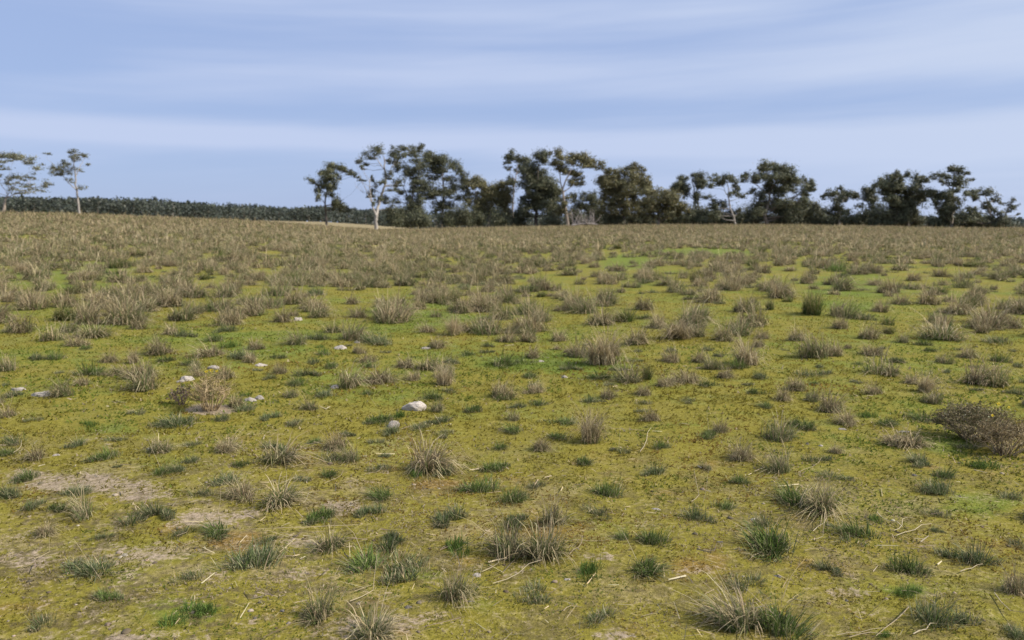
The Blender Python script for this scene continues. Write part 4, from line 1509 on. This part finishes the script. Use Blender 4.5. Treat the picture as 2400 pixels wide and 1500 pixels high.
GR = 'gum trees along the crest'
gum('gum_tree', 'spreading pale-barked gum tree with wide flat crown standing on the rise by the slender gum', 8, 112,
    [[(10, 500), (11, 478), (14, 462)], [(14, 462), (30, 440), (50, 420), (70, 402)], [(12, 466), (45, 450), (80, 440), (100, 436)], [(13, 462), (2, 430), (-12, 400)], [(20, 452), (22, 410), (28, 385)], [(13, 465), (-20, 445), (-45, 420)]],
    cl('''12 362 26 8;52 371 20 9;30 366 16 8;6 393 14 6;88 393 16 6;70 383 12 6;31 414 16 7;75 411 11 6;106 428 14 7;100 446 16 5;69 437 13 5;48 420 12 5;-15 372 26 9;-40 390 22 9;
    -30 420 20 8;-60 410 20 9;30 440 14 5;55 452 22 5;10 430 12 6;-5 410 14 6'''), 'grey', 'tan', .22, 1, .5, group=GR, leafsize=.16, puff=1.6)
gum('gum_tree', 'slender white-trunked gum tree with open patchy crown standing alone on the rise', 185, 112,
    [[(185, 503), (183, 470), (179, 442), (176, 405), (172, 372)], [(180, 450), (165, 432), (148, 412), (130, 402)], [(177, 410), (188, 390), (196, 372)], [(150, 415), (120, 380), (104, 364)]],
    cl('181 358 14 6;167 363 10 7;198 366 10 8;177 375 13 7;150 379 9 8;206 386 6 4;188 398 9 6;127 398 11 10;154 402 15 11;143 393 9 6;165 423 9 7;194 438 8 8;110 360 12 3;100 386 5 3;135 409 11 5'),
    'grey', 'white', .15, 2, .55, group=GR, leafsize=.16, puff=1.5)
gum('gum_tree', 'small dark gum tree leaning clear of the thicket over the far field', 766, 127,
    [[(766, 532), (764, 500), (761, 476), (766, 445), (764, 420)], [(763, 482), (782, 478), (796, 474)], [(765, 440), (785, 415), (805, 404), (830, 410)], [(764, 455), (748, 440), (732, 425)]],
    cl('770 389 14 7;792 393 12 8;757 402 8 5;728 424 11 7;770 408 15 9;761 425 16 12;780 433 12 12;747 443 9 9;772 454 10 8;747 462 6 10;795 414 7 8;822 405 10 5;836 412 7 5;851 423 8 3;797 475 13 12;806 488 13 9;784 484 9 9;808 398 10 6'),
    'dark', 'dark', .20, 3, 1.0, group=GR, leafsize=.22)
gum('gum_tree', 'tall gum tree with thick white forked trunk in front of the thicket', 881, 126,
    [[(881, 541), (881, 520), (882, 507), (887, 480), (895, 455), (903, 430), (902, 395), (900, 370)], [(882, 508), (874, 488), (868, 455), (866, 420)], [(903, 425), (918, 395), (930, 372)], [(902, 400), (885, 375), (875, 362)], [(918, 395), (945, 370), (965, 355)]],
    cl('''888 352 16 9;867 364 16 9;843 377 8 7;857 384 8 5;926 355 12 11;955 348 17 8;986 347 11 8;911 379 9 6;930 380 12 7;849 395 6 3;872 418 6 8;909 412 10 9;876 443 8 8;867 456 12 7;901 468 12 10;
    920 443 12 5;934 427 12 9;926 397 9 6;872 479 6 5;917 489 12 6;945 365 12 8;895 430 8 6;885 470 7 5'''), 'dark', 'white', .31, 4, .85,
    dead=[[(872, 480), (858, 445), (845, 420), (836, 385)], [(868, 450), (852, 452), (835, 440)], [(858, 445), (838, 420), (818, 400)], [(866, 425), (846, 395), (842, 368)]], group=GR, leafsize=.22)
gum('gum_tree', 'broad gum tree with layered crown behind the white forked trunk', 955, 158,
    [[(955, 534), (957, 505), (965, 470), (975, 430), (985, 395)], [(962, 480), (945, 440), (955, 405)], [(970, 450), (1000, 430), (1015, 400)]],
    cl('972 360 20 9;955 400 14 12;982 394 18 10;972 414 18 8;992 431 20 8;961 466 12 10;982 468 14 9;961 488 16 12;985 488 14 10;940 450 12 7;1000 372 14 8;930 470 9 7;940 495 14 10;1000 450 12 8;970 445 12 6'), 'dark', 'dark', .3, 5, .95, group=GR)
gum('gum_tree', 'domed gum tree with grey trunk and stepped crown beside the broad layered one', 1034, 160,
    [[(1034, 530), (1036, 500), (1040, 465), (1038, 420), (1035, 390)], [(1040, 470), (1060, 440), (1070, 410)], [(1036, 495), (1015, 460), (1015, 420)]],
    cl('1005 366 16 8;1038 372 16 10;1062 386 15 10;1013 393 16 12;1045 394 14 10;1074 400 10 10;1017 414 18 8;1055 422 14 10;1024 443 18 10;1065 446 12 10;1051 457 14 8;1009 461 14 8;1088 416 12 11;1024 485 14 10;1085 440 12 10;1080 462 12 9;1050 480 14 10'),
    'dark', 'grey', .32, 6, .95, group=GR)
gum('gum_tree', 'low dense rounded gum tree with brown trunk between two tall crowns', 1144, 158,
    [[(1144, 532), (1146, 505), (1142, 470), (1145, 440)], [(1144, 490), (1170, 470), (1180, 445)], [(1144, 490), (1118, 465), (1112, 435)]],
    cl('''1121 420 14 9;1106 428 12 9;1137 436 16 8;1177 431 12 8;1162 443 18 10;1190 446 14 10;1142 457 18 12;1169 465 18 12;1125 468 16 12;1192 469 14 14;1148 487 18 14;1179 489 14 14;1121 493 16 14;1105 475 14 12;
    1165 508 16 12;1108 505 14 12;1190 505 12 12;1100 450 10 9'''), 'olive', 'tan', .3, 7, 1.05, group=GR)
gum('gum_tree', 'narrow gum tree with slender pale trunk and ragged tip', 1202, 168,
    [[(1200, 530), (1201, 500), (1204, 456), (1209, 415), (1213, 385)], [(1206, 430), (1196, 405), (1190, 380)], [(1209, 410), (1225, 390), (1233, 376)]],
    cl('1196 365 12 8;1212 373 10 8;1233 375 10 8;1194 376 8 8;1229 388 12 10;1182 383 4 3;1192 396 9 5;1204 419 10 9;1200 432 10 7;1216 400 8 8'), 'dark', 'tan', .2, 8, .9, group=GR)
gum('gum_tree', 'massive dark gum tree with dense billowing crown in the middle of the belt', 1256, 155,
    [[(1256, 530), (1256, 500), (1258, 465), (1260, 425), (1262, 390)], [(1257, 480), (1285, 455), (1298, 435)], [(1257, 480), (1235, 450), (1232, 415)]],
    cl('''1273 362 14 8;1262 372 12 9;1250 391 14 12;1235 404 16 12;1262 407 18 10;1242 421 18 12;1273 419 16 12;1226 434 14 9;1258 438 18 12;1287 431 16 12;1302 444 14 12;1279 453 18 12;1250 457 14 10;1304 461 12 12;1267 473 18 12;1292 476 16 12;
    1246 478 14 10;1227 463 10 8;1283 494 16 12;1258 488 16 8;1235 497 14 12;1219 494 12 14;1300 500 12 12;1278 380 9 7'''), 'dark', 'dark', .36, 9, 1.05, group=GR)
gum('gum_tree', 'tall gum tree with twisting pale limbs and high olive crown around a gap of sky', 1332, 148,
    [[(1334, 527), (1328, 500), (1322, 470), (1318, 445), (1328, 420), (1340, 395)], [(1320, 455), (1314, 425), (1310, 395), (1306, 370)], [(1330, 415), (1352, 400), (1370, 380)], [(1328, 500), (1345, 505), (1352, 490)], [(1320, 450), (1338, 438), (1350, 430)]],
    cl('1304 358 13 9;1312 374 12 12;1308 390 12 9;1346 367 15 8;1369 371 16 9;1387 384 11 9;1375 386 14 8;1340 382 13 8;1321 401 9 9;1340 401 12 7;1348 411 8 8;1358 409 7 7;1342 432 13 7;1358 428 12 6;1328 470 14 6;1312 492 10 12;1325 492 10 9'),
    'olive', 'tan', .30, 10, 1.0, group=GR)
gum('gum_tree', 'low dark bushy gum tree filling the gap under the olive crown', 1375, 165,
    [[(1376, 529), (1376, 500), (1374, 470)], [(1376, 490), (1392, 475)], [(1376, 490), (1355, 475)]],
    cl('1340 461 10 10;1367 463 12 9;1387 461 12 10;1360 481 14 10;1392 476 10 10;1350 494 12 10;1378 492 12 8;1395 500 12 12;1345 510 10 10'), 'dark', 'dark', .22, 11, .9, group=GR)
gum('gum_tree', 'wide gum tree with yellowish green crown top beside the low olive dome', 1462, 150,
    [[(1462, 528), (1462, 495), (1458, 465), (1450, 430)], [(1461, 480), (1480, 450), (1490, 415)], [(1460, 475), (1430, 445), (1418, 410)]],
    cl('''1406 390 11 9;1429 398 14 8;1450 407 14 9;1485 394 14 8;1502 401 12 8;1471 403 12 8;1404 425 9 9;1425 421 16 12;1454 423 16 12;1485 421 16 12;1506 427 14 12;1417 444 12 12;1444 444 16 12;1475 444 16 12;1506 444 16 12;
    1433 464 14 8;1458 469 16 14;1487 469 14 14;1415 466 10 8;1408 487 14 14;1437 490 16 14;1471 492 16 14;1496 494 14 14;1520 440 9 9'''), 'olive', 'grey', .32, 12, .95, group=GR)
gum('gum_tree', 'low olive dome-shaped gum tree with pale foot of trunk', 1543, 145,
    [[(1543, 526), (1543, 505), (1541, 480), (1540, 460)], [(1542, 490), (1570, 475), (1585, 465)], [(1542, 490), (1522, 470)]],
    cl('1512 453 14 9;1542 451 18 9;1571 455 16 9;1525 465 16 12;1558 465 18 12;1583 469 12 12;1594 484 12 10;1573 486 16 12;1542 486 16 12;1517 484 14 14;1604 490 10 8;1587 498 12 10;1560 503 14 10;1525 505 14 12'), 'olive', 'tan', .26, 13, 1.05, group=GR)
gum('gum_tree', 'open-crowned gum tree with thin dark stems beside the leaning white trunk', 1648, 158,
    [[(1648, 528), (1642, 500), (1634, 470), (1626, 440), (1622, 420)], [(1638, 480), (1612, 455), (1600, 430)], [(1634, 465), (1648, 435)]],
    cl('1600 418 12 8;1587 432 12 8;1625 413 9 8;1646 417 14 9;1633 428 12 7;1600 444 16 9;1646 434 12 9;1612 455 8 12;1637 455 10 9;1654 463 10 6;1629 469 6 8;1580 445 9 8;1621 503 18 12;1646 503 16 12'), 'dark', 'dark', .2, 14, .95, group=GR)
gum('gum_tree', 'gum tree with leaning white trunk and flat-topped crown', 1726, 142,
    [[(1726, 527), (1720, 510), (1714, 494), (1709, 470), (1708, 450), (1704, 425)], [(1709, 465), (1697, 440), (1685, 425)], [(1708, 445), (1722, 435)], [(1712, 480), (1690, 475)]],
    cl('1671 418 14 7;1683 428 14 9;1700 416 9 8;1717 419 12 9;1727 436 9 9;1667 434 10 7;1721 455 10 7;1740 461 9 5;1673 473 12 8;1692 482 12 9;1679 494 14 10;1729 499 8 9;1667 508 14 9'), 'dark', 'white', .2, 15, .9, group=GR)
gum('gum_tree', 'tall broad gum tree with high domed crown standing apart in the belt', 1800, 150,
    [[(1785, 527), (1792, 505), (1802, 475), (1806, 440), (1802, 405)], [(1802, 475), (1832, 450), (1848, 415)], [(1804, 455), (1775, 435), (1755, 420)], [(1803, 480), (1865, 460), (1890, 440)]],
    cl('''1798 383 14 7;1781 392 11 7;1812 392 12 8;1844 396 10 7;1854 407 14 10;1748 411 7 8;1742 421 8 7;1765 417 9 8;1825 401 12 8;1792 411 16 9;1779 421 14 9;1812 421 14 10;1844 419 14 11;1865 426 12 10;1760 448 9 7;1802 440 16 9;1833 438 14 9;
    1854 444 12 9;1885 424 9 7;1900 430 9 9;1908 440 9 6;1887 446 12 10;1787 459 14 9;1823 453 14 8;1885 458 10 8;1771 490 18 12;1792 478 14 10;1812 488 18 12;1837 478 16 10;1865 482 14 12;1885 478 14 10;1842 498 16 12;1875 494 14 12;1792 507 16 12;1895 495 12 10;1762 508 12 10'''),
    'dark', 'tan', .34, 16, .95, group=GR)
gum('gum_tree', 'small low gum tree tucked between the high dome and its neighbour', 1922, 158, [[(1922, 530), (1921, 505), (1918, 485)], [(1921, 500), (1932, 490)]],
    cl('1912 477 12 8;1921 488 12 9;1908 498 10 9;1931 498 11 8;1915 512 10 8'), 'grey', 'dark', .16, 17, .8, group=GR)
gum('gum_tree', 'slim gum tree with arching crown and sky showing either side of its stem', 1969, 155, [[(1969, 528), (1967, 500), (1964, 475), (1962, 455)], [(1965, 480), (1985, 465), (2000, 455)], [(1965, 480), (1945, 460)]],
    cl('1942 453 12 6;1967 448 12 7;1994 453 12 7;1933 462 8 6;1960 465 14 9;1979 465 8 9;1964 484 12 10;1979 494 10 10;1967 502 12 12;1948 494 8 8;2004 461 10 7;2017 482 8 6'), 'dark', 'grey', .2, 18, .85, group=GR)
gum('gum_tree', 'mid-height gum tree with several open layers next to the great dark crown', 2044, 158, [[(2044, 530), (2046, 500), (2046, 470), (2042, 450)], [(2046, 480), (2030, 462)], [(2046, 475), (2058, 445)]],
    cl('2025 444 10 7;2042 446 14 8;2054 436 10 7;2033 461 14 9;2050 469 12 8;2046 488 10 12;2050 505 12 12;2025 507 12 8;2062 486 10 7'), 'dark', 'grey', .22, 19, .9, group=GR)
gum('gum_tree', 'great dark gum tree with knobbly crown and dense lower boughs', 2127, 152,
    [[(2127, 531), (2127, 505), (2126, 475), (2122, 445), (2112, 420)], [(2126, 480), (2150, 455), (2158, 425)], [(2126, 475), (2098, 455), (2082, 435)]],
    cl('''2087 410 7 5;2104 409 10 7;2128 409 9 7;2065 428 11 9;2077 428 12 10;2104 426 14 10;2087 440 16 9;2110 440 14 10;2148 419 10 9;2167 419 12 9;2150 436 13 10;2071 450 12 8;2108 457 18 12;2135 455 18 12;2160 453 14 10;2083 465 14 8;2119 476 18 12;
    2146 478 16 12;2092 482 12 10;2108 494 16 12;2137 494 14 12;2087 511 18 12;2121 511 16 12;2142 508 10 10;2167 465 12 8'''), 'dark', 'dark', .36, 20, 1.0, group=GR)
gum('gum_tree', 'tall gum tree with tiered umbrella crown beyond the gap of sky', 2231, 150,
    [[(2231, 533), (2232, 505), (2234, 470), (2234, 440), (2236, 410)], [(2222, 528), (2212, 508), (2195, 490)], [(2234, 450), (2215, 430), (2205, 415)], [(2235, 430), (2256, 415), (2270, 405)]],
    cl('2227 396 11 6;2244 396 12 7;2200 413 12 8;2217 411 10 8;2265 405 8 4;2246 411 9 8;2276 421 7 3;2233 428 12 8;2252 432 14 9;2208 430 5 4;2238 444 10 8;2187 455 12 9;2204 459 12 8;2225 457 12 8;2196 473 12 8;2225 476 14 9;2250 473 10 8;2210 492 12 11;2233 494 14 10;2215 508 12 10'),
    'dark', 'tan', .28, 21, .9, group=GR)
gum('gum_tree', 'lower spreading gum tree at the thinning end of the belt', 2325, 150, [[(2325, 533), (2322, 505), (2316, 480), (2308, 460)], [(2320, 490), (2295, 470), (2280, 455)], [(2318, 480), (2330, 468)]],
    cl('2262 455 10 6;2281 451 12 7;2300 451 10 7;2317 451 12 8;2333 467 10 8;2285 467 8 6;2312 482 10 9;2325 490 10 8;2281 494 10 6;2267 490 9 6;2321 507 10 10;2285 515 20 9;2258 513 14 9'), 'dark', 'grey', .22, 22, .85, group=GR)
gum('gum_tree', 'thin sparse gum tree, last and smallest of the belt', 2352, 150, [[(2352, 533), (2354, 510), (2362, 490), (2368, 475)], [(2358, 500), (2378, 490)]],
    cl('2369 475 9 7;2348 476 6 5;2379 482 6 4;2369 492 10 6;2348 498 8 5;2385 502 6 2;2352 513 10 7;2342 522 10 6;2369 521 12 7'), 'grey', 'grey', .14, 23, .7, group=GR)

# dark undergrowth bushes along the foot of the belt
UNDER = [(925, 510, 17, 20), (950, 516, 16, 16), (985, 514, 18, 17), (1060, 512, 18, 18), (1085, 508, 16, 20), (1215, 517, 14, 14), (1290, 517, 16, 13), (1410, 512, 17, 17), (1440, 512, 18, 17), (1490, 513, 18, 16), (1515, 514, 14, 14),
         (1610, 515, 18, 13), (1640, 516, 16, 12), (1690, 516, 16, 12), (1765, 514, 14, 13), (1820, 514, 20, 13), (1860, 515, 18, 12), (1900, 518, 14, 10), (1940, 519, 14, 10), (2010, 520, 16, 9), (2070, 519, 16, 11), (2105, 519, 16, 12),
         (2190, 521, 12, 10), (2255, 522, 14, 10), (2295, 523, 16, 9),
         (1590, 506, 16, 18), (1630, 504, 17, 19), (1662, 507, 16, 17), (1705, 509, 15, 15), (1745, 508, 15, 16), (1850, 506, 18, 18), (1888, 508, 16, 17), (1918, 511, 14, 15), (1955, 510, 15, 16), (1990, 513, 14, 14),
         (2022, 511, 15, 16), (2060, 510, 15, 17), (2150, 514, 14, 14), (2212, 512, 15, 16), (2245, 513, 15, 15), (2278, 514, 15, 14), (2310, 517, 14, 12), (2340, 521, 14, 9), (1120, 512, 16, 17), (1170, 513, 16, 16), (1350, 515, 15, 13), (1565, 512, 16, 15)]
UTREE = [(881, 'the white forked gum'), (955, 'the broad layered gum'), (1034, 'the stepped-crown gum'), (1144, 'the low dense round gum'), (1256, 'the massive billowing gum'), (1332, 'the olive-crowned gum'),
         (1462, 'the wide yellowish gum'), (1543, 'the olive dome gum'), (1648, 'the open thin-stemmed gum'), (1726, 'the leaning white gum'), (1800, 'the high domed gum'), (1922, 'the small low gum'), (1969, 'the slim arching gum'),
         (2044, 'the open layered gum'), (2127, 'the great knobbly gum'), (2231, 'the umbrella-tiered gum'), (2325, 'the low spreading gum')]
for i, (x, y, rx, ry) in enumerate(UNDER):
    nt = min(UTREE, key=lambda q: abs(q[0] - x))
    gum('undergrowth_bush', f'{"tall" if ry > 15 else "low"} dark dense bush in the shade {"under" if abs(nt[0] - x) < 25 else "beside"} {nt[1]}', x, 150 + (i * 7) % 14, [[(x, 532), (x + 2, y + 6)]],
        [(x, y, rx, ry), (x - rx * .6, y + 5, rx * .7, ry * .7), (x + rx * .6, y + 4, rx * .7, ry * .75)], 'dark', 'dark', .08, 200 + i, 1.05, group='bushes under the gum trees', cat='bush')


def dead_fallen():
    """pale fallen dead tree under the olive crown"""
    rng = np.random.default_rng(61)
    b = at_range(1372, 143)
    t = thing('fallen_dead_tree', 'fallen dead tree with bare grey branches fanned over the grass', 'dead tree', b, 0)
    br = [tube([(-2.4, 0, .2), (-.8, .1, .45), (.8, 0, .5), (2.2, -.2, .35)], [.2, .17, .13, .07], (0.33, 0.29, 0.27), 7)]
    link('trunk', mesh_from('trunk', br[0][0], [br[0][1]], br[0][3], True), M_bark, t)
    tw = []
    for k in range(34):
        x0 = rng.uniform(-2.2, 2.0)
        s = np.array([x0, 0, .4])
        e = s + np.array([rng.normal(.2, .9), rng.normal(0, .9), rng.uniform(.5, 3.0)])
        m_ = (s + e) / 2 + rng.normal(0, .2, 3)
        tw.append(tube([s, m_, e], [.05, .032, .01], np.array((0.33, 0.29, 0.27)) * rng.uniform(.7, 1.2), 4))
        for j in range(3):
            f = m_ + rng.normal(0, .5, 3) + [0, 0, .3]
            tw.append(tube([m_, f], [.02, .007], (0.30, 0.27, 0.25), 3))
    V, Q, T_, C = join(tw)
    link('branches', mesh_from('branches', V, [Q], C), M_bark, t)


dead_fallen()


# ------------------------------------------------------------------ the far wood behind the second field
def far_wood():
    rng = np.random.default_rng(71)
    TX = np.array([-700, -200, 0, 60, 120, 180, 260, 330, 430, 470, 560, 640, 700, 760, 860, 1000, 1200, 1600, 2000, 2200, 2400, 3100], float)
    TY = np.array([462, 466, 466, 468, 473, 465, 470, 472, 477, 481, 487, 488, 493, 489, 494, 500, 505, 508, 512, 515, 516, 516], float)
    parts, tr = [], []
    x = -700.0
    while x < 3100:
        R = rng.uniform(330, 420)
        b = at_range(x, R)
        d0 = project(b)[2]
        m = d0 / F
        ty = np.interp(x, TX, TY) - 3 + rng.normal(0, 1.0) + (4 if R > 380 else 0)
        top = ray(x, ty) * d0
        hgt = max(4.0, top[2] + CAMZ - b[2])
        w = rng.uniform(14, 26) * m * 0.5
        n = 380 if x < 930 else 130
        u = rng.random(n) ** 0.8
        P = b + np.stack([rng.normal(0, 3.2, n), rng.normal(0, 7.0, n), u * hgt], -1)
        P[:, 2] += 0.5 * np.sin(P[:, 0] * .21) + 0.7 * (fbm(P[:, 0] / 7, P[:, 1] / 30, 5) - .5) * hgt * .35
        q = leaf_cards(rng, P, .9 if x < 930 else 1.3, LEAFS['far'], .2, (.5, .9))
        parts.append((q[0], q[1], q[2], q[3] * rng.uniform(.85, 1.2)))
        if rng.random() < 0.12:
            c = b + np.array([0, 0, hgt * rng.uniform(.92, 1.1)])
            n = 120
            u = rng.normal(0, .5, (n, 3)) * np.array([w * .45, w * .45, 1.0])
            parts.append(leaf_cards(rng, c + u, .6, LEAFS['far'], .2, (.4, .8)))
        tr.append(tube([b + [0, 0, -.5], b + [0, 0, hgt * .45], b + [w * .2, 0, hgt * .8]], [.22, .16, .06], BARKS['dark' if rng.random() < .8 else 'grey'], 5))
        x += rng.uniform(5, 8)
    V, Q, T_, C = join(parts)
    o = link('far_wood', mesh_from('far_wood', V, [Q], C), M_leaf)
    tag(o, 'distant dark belt of woodland behind the paddock', 'woodland', None, 'stuff')
    V, Q, T_, C = join(tr)
    w_ = link('trunks', mesh_from('trunks', V, [Q], C), M_bark, o)
    w_['kind'] = 'stuff'


dens_far = 1.0
far_wood()
